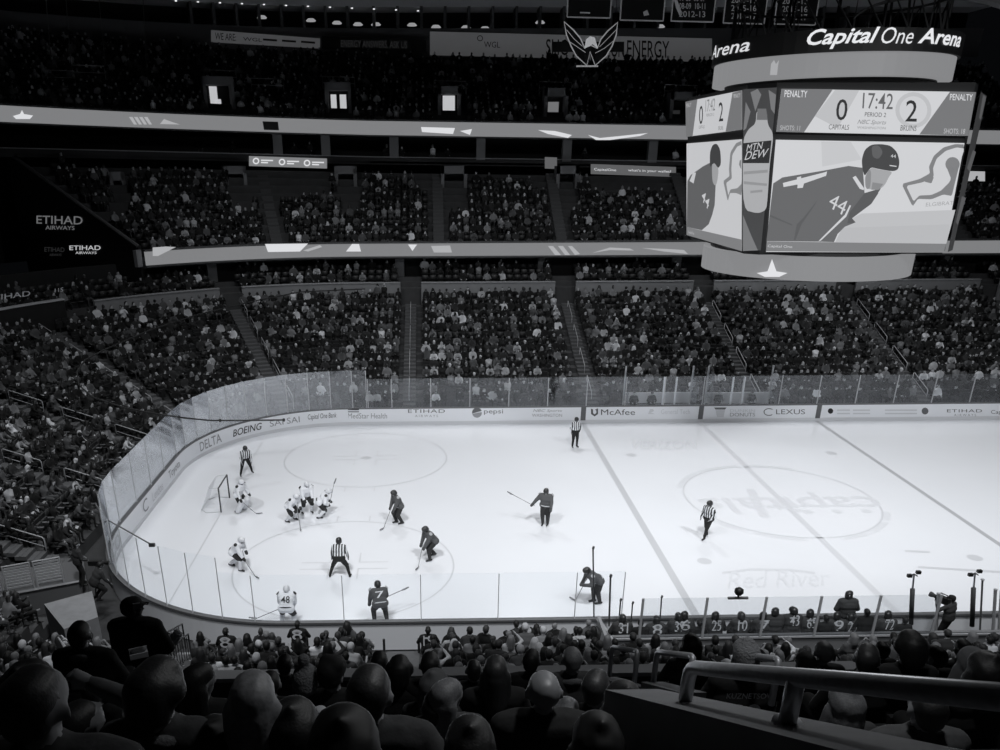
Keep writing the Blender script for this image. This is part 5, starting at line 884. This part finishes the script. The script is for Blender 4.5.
# broadcast gear at the right
def pole_cam(px, ybase, ytop, ypad, label, y=-.9):
    a, c, p = ony(px, ybase, y), ony(px+3, ytop, y), ony(px+1.5, ypad, y); g = empty('camera_pole', a, 0, label, 'camera pole'); mb = MB(); mb.tube([a, p], .075, 8); child(mb.build('padded_post', mat('post_pad', .04), g, True)); mb = MB(); mb.tube([p, c], .03, 6); child(mb.build('pole', STEEL, g)); 
    for s in (-1, 1): mb = MB(); mb.box(c+np.array([s*.13, 0, -.06+.12*(s > 0)]), (.14, .1, .1)); mb.tube([c+np.array([s*.13, 0, -.08]), c], .02, 5); child(mb.build('camera_head', BLACK, g))
pole_cam(911, 624, 574, 589, 'padded dark pole with small cameras right of the bench'); pole_cam(972, 626, 573, 588, 'padded dark pole at the right edge beside the camera operator')
for i, (px, y0, y1, m) in enumerate(((936, 594, 632, .42), (980, 580, 630, .12), (993, 590, 632, .4), (999, 592, 632, .4))):
    a, c = ony(px, y1, -1.2), ony(px+2.5, y0, -1.2); g = empty('glass_post', a, 0, ['pale glass post left of the camera operator', 'thin dark post right of the camera operator', 'pale glass post near the right edge', 'pale glass post at the right edge'][i], 'post'); mb = MB(); mb.tube([a, c], .05 if m > .2 else .03, 6); child(mb.build('shaft', mat('gp%d' % i, m, .5), g)); mb = MB(); mb.tube([c, c+np.array([0, 0, .04])], .06, 6); child(mb.build('cap', PALE, g))
H = ony(955, 596, -1.3); pr, fr, K = body(hip=.95, lean=.12, hands=((-.3, .35, 1.42), (.05, .35, 1.45)), hair='cap', turn=-.3, bulk=1.2)
cg = person('camera_operator', 'camera operator in dark coat aiming a shoulder camera at the ice', 'person', (H[0]-fr[0][0], -1.3, H[2]-fr[0][2]-.14), .5, pr, mats8(SK2, TOPS[1][0], TROU[0], TOPS[0][0]), .024, 'cap')
vc = empty('video_camera', (H[0]-.25, -1.15, H[2]-.22), .5+math.pi/2, 'black shoulder video camera held by the camera operator', 'camera'); mb = MB(); mb.box((0, 0, 0), (.42, .16, .22)); mb.build('camera_body', BLACK, vc); mb = MB(); mb.tube([(.2, 0, .01), (.34, 0, .01), (.36, 0, .01), (.44, 0, .01)], [.06, .065, .085, .09], 10); mb.build('lens', mat('lens_grey', .06, .3), vc); mb = MB(); mb.tube([(-.12, 0, .1), (-.1, 0, .2), (.12, 0, .2), (.14, 0, .1)], .018, 6); mb.build('top_handle', BLACK, vc); mb = MB(); mb.box((.12, .13, .06), (.14, .08, .08)); mb.build('viewfinder', BLACK, vc)
q = ony(738, 598, -2.2); g = empty('robotic_camera', q, 0, 'small black camera ball on a short bar above the bench glass', 'camera'); mb = MB(); mb.box((0, 0, 0), (.62, .08, .06)); mb.build('mount_bar', mat('mount_grey', .12), g); mb = MB(); mb.lathe([(.02, .08), (.09, .1), (.14, .18), (.13, .28), (.05, .34)], (0, 0, .02), 12); mb.build('camera_ball', BLACK, g, True); mb = MB(); mb.tube([(0, 0, 0), (0, 0, .14)], .03, 6); mb.build('stem', BLACK, g)
mb = MB(); q = ony(738, 600, -2.2)
# aisle walls and rails close to the viewer
RAILS = mat('worn_steel_rail', .55, .4, .5, noise=.25, nscale=30)
def low_rail(label, a, c, drop, posts, r, wall=True, ext0=.0, ext1=0.):
    a, c = np.asarray(a, float), np.asarray(c, float); g = empty('stair_rail', a, 0, label, 'railing'); D = np.array([0, 0, drop]); u = (c-a)/np.linalg.norm(c-a)
    mb = MB(); mb.tube([a-D, a-D*.45, a-D*.16+u*.01, a-D*.04+u*.03, a+u*.07, c], r, 12); child(mb.build('hand_rail', RAILS, g, True))
    for t in posts: q = a+(c-a)*t; mb = MB(); mb.tube([q, q-D*1.02], r*.95, 10); child(mb.build('rail_post', RAILS, g, True)); mb = MB(); mb.tube([q-D*.97, q-D*1.03], r*1.6, 10); child(mb.build('post_flange', RAILS, g, True))
    return g
ra, rb_ = np.array([14.30, -21.63, 13.59]), np.array([14.34, -23.25, 14.6]); low_rail('big steel handrail across the lower right foreground on a concrete wall', ra, rb_, .155, (.47, .97), .027)
sl = (rb_-ra)/(rb_-ra)[1]; wl = lambda y: ra+sl*(y-ra[1])
A, B = wl(-20.95), wl(-24.6); mb = MB(); T = [A+[-.13, 0, -.16], B+[-.13, 0, -.16], B+[.13, 0, -.16], A+[.13, 0, -.16]]; mb.prism([p+[0, 0, -1.6] for p in T], (0, 0, 1.6)); struct('wall_aisle', mb, mat('aisle_wall_concrete', .11, .85, noise=.35, nscale=4, bump=.25))
for lab, x0, yl, d0, x1, yr, d1, xx in (('smaller steel handrail left of the big one, half way down the aisle', 657, 652, 7.4, 691, 656, 6.4, 0), ('smallest steel handrail, leftmost at the foot of the aisle', 612, 647, 9.4, 636, 651, 8.3, 0), ('steel handrail just behind the big one, in front of the grey beanie', 735, 654, 6.8, 776, 659, 5.9, 0)):
    a, c = at_depth(x0, yl, d0), at_depth(x1, yr, d1); dr = 36/825*d0; g = low_rail(lab, a, c, dr, (), .026); U = np.array([0, 0, dr]); u = (c-a)/np.linalg.norm(c-a); mb = MB(); mb.tube([c, c+u*.05-U*.05, c+u*.07-U*.3, c+u*.07-U*1.3], .026, 10); child(mb.build('return_leg', RAILS, g, True))
    if 'just behind' in lab: continue
    mb = MB(); q0, q1 = a-U-u*.05, c-U*1.0+u*.2; n_ = np.array([.1, 0, 0]); mb.prism([q0-n_-[0, 0, 1.2], q1-n_-[0, 0, 1.2], q1+n_-[0, 0, 1.2], q0+n_-[0, 0, 1.2]], (0, 0, 1.2)); struct('wall_stair', mb, mat('aisle_wall_concrete', .11))
# ------------------------------------------------------------------ spectators
STOP = 1.315
POSES = [dict(hands=((-.14, .3, .66), (.14, .3, .66))), dict(hands=((.12, .2, .86), (-.12, .24, .82)), lean=-.05), dict(lean=.42, look=.2, hands=((-.12, .52, .72), (.1, .52, .7))), dict(hands=((-.15, .3, .66), (.16, .38, 1.15)), turn=.2), dict(lean=-.12, hands=((-.3, .2, .58), (.3, .2, .58)), turn=-.4), dict(hands=((-.05, .36, .98), (.06, .36, .98)), lean=.06), dict(lean=.05, turn=.7, side=.06, hands=((-.2, .3, .66), (.26, .2, .62)))]
def seated(i, hair, bulk=1.0, fingers=False, **over):
    p = dict(hip=.52, lean=.02, feet=((-.16, .42, 0), (.16, .44, 0)), kit='plain', hair=hair, bulk=bulk, fingers=fingers); p.update(POSES[i % 7]); p.update(over); return body(**p)
COMBO = [(0, 'short'), (1, 'beanie'), (2, 'short'), (3, 'long'), (4, 'cap'), (5, 'long'), (6, 'crop'), (0, 'hood'), (1, 'long'), (2, 'cap')]
HN = {'short': 'short haired', 'beanie': 'knit hatted', 'long': 'long haired', 'cap': 'capped', 'crop': 'cropped hair', 'hood': 'hooded'}
MID, LOWV = [], []
for i, h in COMBO:
    pr, fr, K = seated(i, h); v, f, r = skin(pr, .038); MID.append((mesh_of('spectator', v, f, r, mats8(SK1, TOPS[0][0], TROU[0], HAIRM[0][0])), h)); v, f, r = skin(pr, .055, 1, .2); LOWV.append((v, f, r))
def seat_geo():
    mb = MB(); mb.box((0, -.02, .43), (.46, .42, .07)); mb.box((0, -.27, .66), (.46, .06, .46), 0, -.12); mb.box((0, -.2, .21), (.08, .1, .44)); mb.box((-.25, -.05, .62), (.04, .34, .04)); mb.box((.25, -.05, .62), (.04, .34, .04)); return mb
sg0 = seat_geo(); SEATME = bpy.data.meshes.new('stadium_seat'); SEATME.from_pydata(sg0.v, [], sg0.f); SEATME.materials.append(SEATM); SEATME.update()
def folded():
    mb = MB(); mb.box((0, -.2, .5), (.46, .1, .4), 0, -.1); mb.box((0, -.28, .66), (.46, .06, .46), 0, -.12); mb.box((0, -.2, .21), (.08, .1, .44)); mb.box((-.25, -.05, .62), (.04, .34, .04)); mb.box((.25, -.05, .62), (.04, .34, .04)); return mb
fg = folded(); FOLDME = bpy.data.meshes.new('stadium_seat'); FOLDME.from_pydata(fg.v, [], fg.f); FOLDME.materials.append(SEATM); FOLDME.update()
def walk(P, step):
    out = []; acc = step/2
    for (x0, y0), (x1, y1) in zip(P[:-1], P[1:]):
        L = math.hypot(x1-x0, y1-y0)
        while acc <= L: t = acc/L; out.append((x0+(x1-x0)*t, y0+(y1-y0)*t, (x1-x0)/L, (y1-y0)/L)); acc += step
        acc -= L
    return out
SPOTS = []                                           # (x, y, z, heading, tier, row, seat number, landmark, pixel size)
def add_row(P, z, tier, row, block, occ, step=.53):
    cnt = 0; lm = 0
    for x, y, tx, ty in walk(P, step):
        if any(math.hypot(x-bx, y-by) < br for bx, by, br in block): lm += (cnt > 0); cnt = 0; continue
        cnt += 1; zz = z+tz(x); q = proj((x, y, zz+1.0)); nx, ny = -ty, tx                 # walking this way the ice lies on the left of travel
        SPOTS.append([x, y, zz, math.atan2(-nx, ny), tier, row, cnt, lm, 0.5*FL/max(q[2], 1), q[0], q[1], rng.random() < occ])
for k, (o, z) in enumerate(LOW):
    bl = [(*pl(o)[:2], .7) for pl in PLACES]+([(28.05, RY+o, 2.3), (33.0, RY+o, 2.2)] if k == 0 else []); add_row(bowl(o+.1, xr=59, yend=4.7, n=22), z, 'lower', k, bl, .84 if k > 1 else .7)
for k, (o, z) in enumerate(REAR): add_row(bowl(o+.1, xr=59, yend=12, n=22), z, 'rear', k, [(*pl(o)[:2], 1.0) for pl in PLACES[:6]], .5, .6)
CL = [on_far(x) if x > RR else on_ang(105) for x in (3.5, 14.2, 23.8, 34.4, 45, 55.5)]
for k, (o, z) in enumerate(CLUB): TILT[0] = k/10; add_row(bowl(o+.1, xr=62, a_end=aend(o)-1.5, n=22), z, 'club', k, [(*pl(o)[:2], .9+(.9 if k > 6 else 0)) for pl in CL], .8 if k < 8 else .62, .54)
TILT[0] = 1.0
for k, (o, z) in enumerate(UP): add_row(bowl(o+.1, xr=66, yend=0, n=22), z, 'upper', k, [(*on_bowl(px, 100, o)[:2], 1.3 if k < 5 else .0) for px in (220, 339, 450, 555, 680)], .7, .56)
for px in range(9): add_row([(60, RY+27.0), (-6, RY+27)], 14.75, 'suite', 0, [], .35, 1.3) if px == 0 else None
TILT[0] = 0.0
XB = BX0-.4
for k, (y, z) in enumerate(NF):
    bl = [(x, y, .85) for x in NA]; add_row([(38, y-.05), (XB if k < 1 else -3.5+.5*k, y-.05)][::1] if False else [(XB-.2 if k < 1 else 38, y-.05), (4.2 if k < 1 else -3.2+.2*k, y-.05)], z, 'near', k, [(b[0], b[1], b[2]) for b in bl], .2 if k == 0 else .86)
n0 = len(SPOTS)
for k, (y, z) in enumerate(CORNER): add_row([(-.35, y-.05), (-6, y-.05)], z, 'corner', k, [], .9)
for s in SPOTS[n0:]: s[3] = -.6
for s in SPOTS:
    if s[4] == 'near': s[3] = 0.0
SPOTS = [s for s in SPOTS if -25 < s[9] < 1025 and -20 < s[10] < 770 and not (s[4] == 'near' and proj((s[0], s[1], s[2]+1.2))[1] > 672)]
def clubhide(s):                                    # nobody sits in the stair openings or in front of the lit panels
    x, y = s[9], proj((s[0], s[1], s[2]+1.3))[1]; rail = 150+.03*x if x < 430 else 163+.012*(x-430)
    return y < rail+5 or (245 < x < 332 and y < 188) or (588 < x < 680 and y < 182) or any(abs(x-c) < w and y < 203 for c, w in ((120, 11), (240, 12), (349, 11), (455, 14), (567, 12)))
SPOTS = [s for s in SPOTS if not (s[4] == 'club' and clubhide(s))]
SPOTS = [s for s in SPOTS if not (s[4] == 'near' and any(abs(s[0]-x) < .5 and -1.9 < s[1]-y < .5 for x, y in JN))]
SPOTS = [s for s in SPOTS if not (s[4] == 'near' and 143 < s[9] < 196 and s[10] < 690)]
SPOTS = [s for s in SPOTS if not (s[4] == 'near' and s[5] < 4 and s[0] > BX0-.6)]
NPER = 300-15-13-6-1-52
people = [s for s in SPOTS if s[11]]; empties = [s for s in SPOTS if not s[11]]
cand = sorted([s for s in people if s[4] in ('near', 'corner') or (s[4] == 'lower' and s[0] < RR)], key=lambda s: -s[8])
chosen = cand[:NPER]; ids = set(id(s) for s in chosen)
LMN = {0: 'far side of the far corner aisle'}
def where(s):
    t, row, n, lm = s[4], s[5], s[6], s[7]
    if t == 'near': return 'near stand, %s row behind boards, %s seat %s' % (ORD[row+1], ordw(n), ['from right end', 'left of bench aisle', 'left of middle aisle', 'left of corner stairs'][min(lm, 3)])
    if t == 'corner': return 'near left corner seats, %s row, %s seat from concrete block' % (ORD[row+1], ORD[n])
    return 'left stand, %s row from glass, %s seat %s' % (ORD[row+1], ordw(n), ['from right end', '', '', '', '', 'past left-of-centre aisle', 'past far corner aisle', 'past pale corner aisle', 'past upper aisle', 'past middle aisle', 'past lowest aisle'][min(lm, 10)] or 'past aisle')
PT = [.5, .2, .13, .08, .05, .04]; HT = [.55, .25, .12, .08]
for s in chosen:
    j = int(rng.integers(len(MID))); me, h = MID[j]; ti = int(rng.choice(6, p=PT)); hi = int(rng.choice(4, p=HT)); ti = int(rng.choice(6, p=[.36, .2, .15, .12, .09, .08])) if s[4] in ('near', 'corner') else ti; hi = int(rng.choice(4, p=[.4, .28, .17, .15])) if s[4] == 'near' else hi; hi = hi if hi < 3 or h in ('beanie', 'cap', 'hood') else 2
    o = link('spectator', me, None, (s[0], s[1], s[2]), s[3]+rng.normal(0, .12)); sc_ = 1+rng.normal(0, .03); o.scale = (sc_, sc_, sc_)
    M = mats8([SK1, SK2, SK3][int(rng.choice(3, p=[.55, .3, .15]))], TOPS[ti][0], TROU[int(rng.integers(3))], HAIRM[hi][0])
    for i, m in enumerate(M): o.material_slots[i].link = 'OBJECT'; o.material_slots[i].material = m
    tag(o, '%s clothed %s, %s' % (TOPS[ti][1], 'person', where(s)), 'spectator', 'seated spectators')
# everyone farther off: past counting, one object
PAL = [SK1, SK2, SK3]+[t[0] for t in TOPS]+TROU+[h[0] for h in HAIRM]+[SHOEM]
def crowd(name, rest, label, dimtop):
    VV, FF, RR_ = [], [], []; off = 0; dat = [(v, np.array([q if len(q) == 3 else q[:3] for q in f]+[(q[0], q[2], q[3]) for q in f if len(q) == 4]), np.concatenate([r, r[[len(q) == 4 for q in f]]])) for v, f, r in LOWV]
    for s in rest:
        v, f, r = dat[int(rng.integers(len(dat)))]; a = s[3]+rng.normal(0, .2); sc_ = 1+rng.normal(0, .04); c, sn = math.cos(a)*sc_, math.sin(a)*sc_
        st_ = .32 if rng.random() < .04 else 0
        VV.append(np.stack([v[:, 0]*c-v[:, 1]*sn+s[0], v[:, 0]*sn+v[:, 1]*c+s[1], v[:, 2]*sc_+s[2]+st_], 1)); FF.append(f+off); off += len(v)
        ti = int(rng.choice(6, p=PT)); mp = np.array([int(rng.choice(3, p=[.6, .28, .12])), 3+ti, 9+int(rng.integers(3)), 12+int(rng.choice(4, p=HT)), 16, 16, 2, 9]); RR_.append(mp[r])
    V, F_, R_ = np.concatenate(VV), np.concatenate(FF), np.concatenate(RR_); me = bpy.data.meshes.new(name); n = len(F_)
    me.vertices.add(len(V)); me.vertices.foreach_set('co', V.ravel()); me.loops.add(n*3); me.loops.foreach_set('vertex_index', F_.ravel().astype(np.int32)); me.polygons.add(n); me.polygons.foreach_set('loop_start', np.arange(0, 3*n, 3, dtype=np.int32)); me.polygons.foreach_set('loop_total', np.full(n, 3, dtype=np.int32))
    for m in PAL: me.materials.append(m)
    me.polygons.foreach_set('material_index', R_.astype(np.int32)); me.polygons.foreach_set('use_smooth', [True]*n); me.update(); me.validate(); o = link(name, me); tag(o, label, 'crowd', None, 'stuff')
rest = [s for s in people if id(s) not in ids]; crowd('crowd', rest, 'dense crowd of spectators filling the far stands and upper decks', None)
# empty seats
es = sorted(empties, key=lambda s: -s[8]); es = [s for s in es if s[4] in ('near', 'lower', 'corner')]+[s for s in es if s[4] not in ('near', 'lower', 'suite', 'corner')]
PADM = mat('seat_pad', .045, .6); ARMM = mat('seat_arm', .3, .5)
def part_me(name, boxes, m):
    mb = MB(); [mb.box(*b) for b in boxes]; me = bpy.data.meshes.new(name); me.from_pydata(mb.v, [], mb.f); me.materials.append(m); me.update(); return me
SP = [('folded_seat', part_me('folded_seat', [((0, -.2, .5), (.44, .09, .4), 0, -.1)], PADM)), ('backrest', part_me('backrest', [((0, -.28, .66), (.46, .06, .46), 0, -.12)], SEATM)), ('pedestal', part_me('pedestal', [((0, -.2, .21), (.08, .1, .44))], SEATM)), ('armrest', part_me('armrest', [((-.26, -.05, .62), (.05, .34, .04))], ARMM)), ('armrest', part_me('armrest', [((.26, -.05, .62), (.05, .34, .04))], ARMM))]
for i, s in enumerate(es[:246]):
    lab = 'empty dark seat, '+(where(s) if s[4] in ('near', 'corner') or s[0] < RR else 'far stand, %s row, %s seat left of %s' % (ORD[s[5]+1], ordw(s[6]), ['right edge', 'edge aisle', 'aisle right of scoreboard', 'aisle under scoreboard', 'aisle behind official', 'aisle left of centre'][min(s[7], 5)]))
    if i < 70:
        g = empty('stadium_seat', (s[0], s[1], s[2]), s[3], lab, 'seat', 'empty stadium seats')
        for n_, me in SP: link(n_, me, g)
    else: tag(link('stadium_seat', FOLDME, None, (s[0], s[1], s[2]), s[3]), lab, 'seat', 'empty stadium seats')
def seats_stuff(name, rest, base, label):
    v = np.array(base.v); f = np.array(base.f); VV, FF = [], []
    for i, s in enumerate(rest): c, sn = math.cos(s[3]), math.sin(s[3]); VV.append(np.stack([v[:, 0]*c-v[:, 1]*sn+s[0], v[:, 0]*sn+v[:, 1]*c+s[1], v[:, 2]+s[2]], 1)); FF.append(f+i*len(v))
    V, F_ = np.concatenate(VV), np.concatenate(FF); n = len(F_); me = bpy.data.meshes.new(name); me.vertices.add(len(V)); me.vertices.foreach_set('co', V.ravel()); me.loops.add(n*4); me.loops.foreach_set('vertex_index', F_.ravel().astype(np.int32)); me.polygons.add(n); me.polygons.foreach_set('loop_start', np.arange(0, 4*n, 4, dtype=np.int32)); me.polygons.foreach_set('loop_total', np.full(n, 4, dtype=np.int32)); me.materials.append(SEATM); me.update(); me.validate(); tag(link(name, me), label, 'seats', None, 'stuff')
seats_stuff('seat_rows', [s for s in es[246:]]+[s for s in people], sg0, 'endless rows of dark seats under the crowd in the stands')
# ------------------------------------------------------------------ the spectators nearest the viewer, one by one
BACKJ = mat('coat_near_black', .012, .9, noise=.3, nscale=25, bump=.2); GREYJ = mat('coat_near_grey', .045, .9, noise=.3, nscale=25, bump=.2); MIDJ = mat('coat_near_mid', .1, .9, noise=.2, nscale=25, bump=.2)
HB, HBR, HGR, HFA, HBE = mat('near_hair_black', .01, .55, noise=.6, nscale=80, bump=.12), mat('near_hair_brown', .03, .5, noise=.6, nscale=80, bump=.12), mat('near_hair_grey', .16, .55, noise=.5, nscale=80, bump=.12), mat('near_hair_blond', .24, .5, noise=.5, nscale=40, bump=.12), mat('knit_grey', .2, .95, noise=.4, nscale=60, bump=1)
FSEAT = []
def fg(px, top, w, label, hair='short', hm=HB, coat=BACKJ, bulk=1.05, stand=False, turn=0., k=None, hat=None, collar=None, sk=SK2, **over):
    D = FL*.185/w; X = at_depth(px, top, D)
    if k is None: k = int(round((-13.0-X[1])/.85))
    k = max(0, min(13, k)); yk, fz = NR[k]; X = ony(px, top, yk+.02)
    pr, fr, K = seated(over.pop('pose', 0), hair, bulk, True, turn=turn, **over) if not stand else body(hip=.97, lean=over.get('lean', .05), hands=over.get('hands', ((-.25, .15, .9), (.25, .15, .9))), hair=hair, bulk=bulk, turn=turn, fingers=True)
    tops = max(max(p[0][2]+p[2], p[1][2]+p[3]) for p in pr if p[4] in (HAIR, SKIN)); z = X[2]-tops
    M = mats8(sk, coat, TROU[0], hm)
    g = person('spectator', label, 'spectator', (X[0]-fr[0][0], yk+.02-fr[0][1], z), rng.normal(0, .03), pr, M, .017, hat or {'beanie': 'knit_hat', 'cap': 'cap', 'hood': 'hood', 'pompom': 'knit_hat', 'flat': 'cap'}.get(hair, 'hair'))
    if collar:
        q = K['neck']-K['d']*.015; mb = MB(); mb.tube([q+np.array([.085*math.cos(a), .085*math.sin(a)-.015, .012*math.sin(a*3)]) for a in [i*math.pi/9 for i in range(18)]], [.03+.004*(i % 2) for i in range(18)], 8, True); mb.build('collar', mat('collar_%s' % collar, {'pale': .3, 'grey': .12}[collar], .95, bump=.5, nscale=60), g, True)
    if not stand and not (abs(g.location[0]-14.33) < .45 and yk < -20.6): FSEAT.append((g.location[0], g.location[1], z, label))
    return g, fr, K
def fgi(*a, **k): return fg(*a, **k)
fg(25, 670, 60, 'large head with cropped hair and pale collar at the lower left corner', 'crop', HBR, GREYJ, 1.25, turn=.1, collar='pale')
fg(20, 659, 46, 'dark hooded head behind the cropped head at the lower left corner', 'hood', HB, BACKJ)
fg(72, 700, 40, 'spectator in grey jacket raising a hand to the face beside the cropped head', 'crop', HB, MIDJ, pose=3, turn=.6, hands=((-.2, .3, .66), (.0, .2, 1.3)))
fg(93, 676, 34, 'dark head with a top bun at the lower left', 'bun', HBR, BACKJ)
fg(110, 688, 32, 'small brown head beside the top bun at the lower left', 'crop', HBR, GREYJ)
fg(151, 661, 47, 'tousled dark head with grey scarf collar at the lower left', 'fluffy', HBR, GREYJ, 1.15, collar='grey', turn=.3)
fg(77, 622, 23, 'spectator with grey hood folded behind the neck, left of the man in the cap', 'short', HB, BACKJ, 1.2, collar='grey')
g, fr, K = fg(130, 597, 18, 'man standing in dark coat and peaked cap with a pale panel', 'cap', mat('cap_dark', .01, .8), BACKJ, 1.35, stand=True, turn=1.0, hands=((-.08, .26, 1.08), (.24, .2, 1.0)), sk=SK3)
mb = MB(); f_, u_, r_ = fr[1], fr[2], fr[3]; c = fr[0]+u_*.06+r_*.098+f_*.03; mb.prism([c-f_*.045-u_*.03, c+f_*.045-u_*.03, c+f_*.04+u_*.035, c-f_*.035+u_*.045], r_*.02); mb.build('cap_panel', mat('cap_pale', .3), g)
loc = np.array(g.location); hm_ = np.array([.3, .2, 1.1]); nk = empty('napkin', tuple(loc+hm_+np.array([0, .05, .0])), 0, 'crumpled white napkin held by the man in the peaked cap', 'napkin'); mb = MB(); v_, f2 = cap_geo((0, 0, 0), (.06, .02, .07), .07, .05, 9, 4); v_ = [np.array(p)+rng.normal(0, .012, 3) for p in v_]; mb.add(v_, f2); mb.build('paper', mat('paper_white', .7, .9), nk)
q = ony(139, 655, -19.0); tr = empty('paper_tray', tuple(q), .4, 'pale paper tray held out in front of the tousled dark head', 'tray'); mb = MB(); mb.box((0, 0, 0), (.13, .09, .012)); mb.box((0, .045, .02), (.13, .01, .04)); mb.box((0, -.045, .02), (.13, .01, .04)); mb.build('tray', mat('paper_white', .7), tr); mb = MB(); v_, f2 = cap_geo((-.03, 0, .03), (.03, 0, .04), .03, .025); mb.add(v_, f2); mb.build('food', mat('food_mid', .2), tr)
fg(196, 664, 28, 'long haired dark head turned right beside the tousled head', 'long', HB, BACKJ, turn=.8)
fg(250, 674, 44, 'blond long haired head with thick scarf in the lower left foreground', 'long', HFA, GREYJ, 1.15, collar='grey')
fg(269, 672, 20, 'dark head just behind the blond head', 'short', HB, BACKJ, pose=6)
fg(284, 655, 16, 'narrow dark head in front of the white topped knit hat', 'short', HB, BACKJ)
fg(303, 654, 23, 'grey knit hat with white pompom left of centre', 'pompom', HBE, BACKJ, hat='knit_hat')
fg(291, 697, 40, 'round dark hood right of the blond head', 'hood', HB, BACKJ, 1.1)
fg(331, 656, 25, 'dark flat cap turned right near the white pompom hat', 'flat', mat('cap_dark', .01), BACKJ, 1.1, turn=.6)
fg(368, 668, 53, 'large short haired head with watch arm at bottom left of centre', 'short', HBR, GREYJ, 1.2, turn=.2, pose=3, hands=((-.2, .3, .66), (.3, .15, .75)))
fg(341, 705, 58, 'black round hood at the bottom edge left of centre', 'hood', mat('hood_black', .006), BACKJ, 1.15)
fg(379, 652, 18, 'dark round head right of the flat cap', 'short', HB, BACKJ)
fg(399, 657, 22, 'curly dark head behind the aisle gap', 'fluffy', HB, BACKJ)
fg(430, 653, 22, 'dark head below the jersey wearing spectators near the aisle gap', 'short', HB, BACKJ)
fg(434, 668, 26, 'pale hood framing a dark head left of centre', 'hood', mat('hood_grey', .1, .9), GREYJ, turn=.4)
fg(435, 693, 28, 'dark smooth head in front of the pale hood', 'short', HB, BACKJ)
fg(447, 680, 27, 'fair haired face turned right beside the pale hood', 'long', HGR, GREYJ, turn=1.0)
fg(474, 661, 17, 'small dark head left of the long haired centre head', 'short', HBR, BACKJ)
fg(496, 657, 25, 'long haired dark head at bottom centre below the ledge', 'long', HBR, BACKJ, turn=.1)
fg(532, 650, 18, 'dark slim head standing clear of the ledge right of centre', 'short', HB, BACKJ, turn=.3, sk=SK3)
fg(545, 675, 33, 'bald head with ears at bottom centre', 'none', HGR, BACKJ, 1.25, sk=mat('bald_skin', .2, .45))
fg(573, 648, 21, 'grey cropped head with collar behind the bald head', 'crop', HGR, GREYJ, 1.1, collar='grey')
fg(597, 671, 29, 'brown round head right of the bald head', 'short', HBR, BACKJ, 1.1, turn=.5)
fg(568, 697, 30, 'grey knit hat low between the bald head and brown head', 'beanie', HGR, GREYJ)
fg(626, 680, 33, 'dark hooded head against the aisle wall', 'hood', HB, BACKJ, 1.1)
fg(693, 633, 17, 'pointed black hood behind the small steel handrail', 'hood', mat('hood_black', .006), BACKJ)
g, fr, K = fg(749, 637, 23, 'pale knit beanie and dark jersey reading KUZNETSOV behind the steel handrail', 'beanie', mat('knit_pale', .3, .95, bump=1, nscale=60), BACKJ)
c = K['pel']+K['d']*.4; 
for t, w_, h_, dz in (('KUZNETSOV', .34, .05, .03), ('92', .24, .2, -.22)): text('jersey_lettering', t, (c[0]-w_/2, c[1]-.165, c[2]+dz), (w_, 0, 0), (0, .0, h_), mat('jersey_ink', .6), g, lift=.02, bold=.003)
fg(826, 642, 19, 'grey haired round head above the big handrail', 'crop', HGR, GREYJ)
fg(808, 653, 18, 'black cap left of the grey haired round head', 'cap', mat('cap_dark', .01), BACKJ)
fg(870, 645, 23, 'brown round head right of the grey haired head above the big handrail', 'short', HBR, BACKJ, turn=.4)
fg(884, 642, 14, 'dark head close behind the brown round head above the big handrail', 'short', HB, BACKJ)
fg(915, 632, 25, 'large dark head above the big handrail on the right', 'fluffy', HB, BACKJ)
fg(938, 646, 18, 'smaller dark head right of the large dark head', 'short', HB, BACKJ, turn=-.5)
fg(966, 640, 17, 'dark head left of the pale scarf near the right edge', 'short', HBR, GREYJ)
fg(978, 646, 26, 'head wrapped in pale scarf near the right edge', 'hood', mat('scarf_pale', .2, .9), GREYJ)
fg(992, 650, 30, 'dark hood at the right edge above the big handrail', 'hood', HB, BACKJ)
fg(850, 684, 36, 'spectator with fur trimmed hood seen under the big handrail', 'hood', HGR, GREYJ, 1.15, k=8)
fg(932, 690, 44, 'dark haired spectator in grey coat under the big handrail at right', 'short', HB, GREYJ, 1.25, k=9)
fg(600, 712, 40, 'dark shoulders and hood at bottom right of centre', 'hood', mat('hood_black', .006), BACKJ, 1.1)
fg(210, 716, 50, 'dark hood at the bottom edge between tousled head and blond head', 'hood', mat('hood_black', .006), BACKJ, 1.1)
fg(470, 716, 44, 'dark hood at the bottom edge left of the bald head', 'hood', HB, BACKJ, 1.1)
for i, (x, y, z, l) in enumerate(FSEAT):
    g = empty('stadium_seat', (x, y, z), 0, ('dark seat under the '+l)[:200].split(' with ')[0], 'seat', 'occupied seats in the near stand'); g['label'] = ' '.join(g['label'].split()[:16])
    for n_, me in (('seat_pan', part_me('seat_pan', [((0, -.02, .4), (.44, .4, .06))], PADM)), ('backrest', part_me('backrest', [((0, -.3, .6), (.46, .05, .4), 0, -.1)], SEATM)), ('pedestal', part_me('pedestal', [((0, -.2, .1), (.08, .1, .6))], SEATM))): link(n_, me, g)
for i, (px, py, w) in enumerate(((320, 709, 13), (405, 694, 10), (381, 749, 9), (475, 694, 7))):
    D = FL*.095/w; q = at_depth(px, py, D); g = empty('drink_cup', tuple(q-[0, 0, .16]), 0, ['pale lidded cup beside the black round hood', 'pale lidded cup between the pale hood and large short haired head', 'pale lidded cup at the bottom edge left of centre', 'pale lidded cup below the small dark head'][i], 'cup'); mb = MB(); mb.lathe([(.033, 0), (.043, .15)], (0, 0, 0), 14); mb.build('cup', mat('paper_white', .7), g, True); mb = MB(); mb.lathe([(.046, .148), (.047, .156), (.042, .163), (.01, .165)], (0, 0, 0), 14); mb.build('lid', mat('lid_pale', .6), g, True)
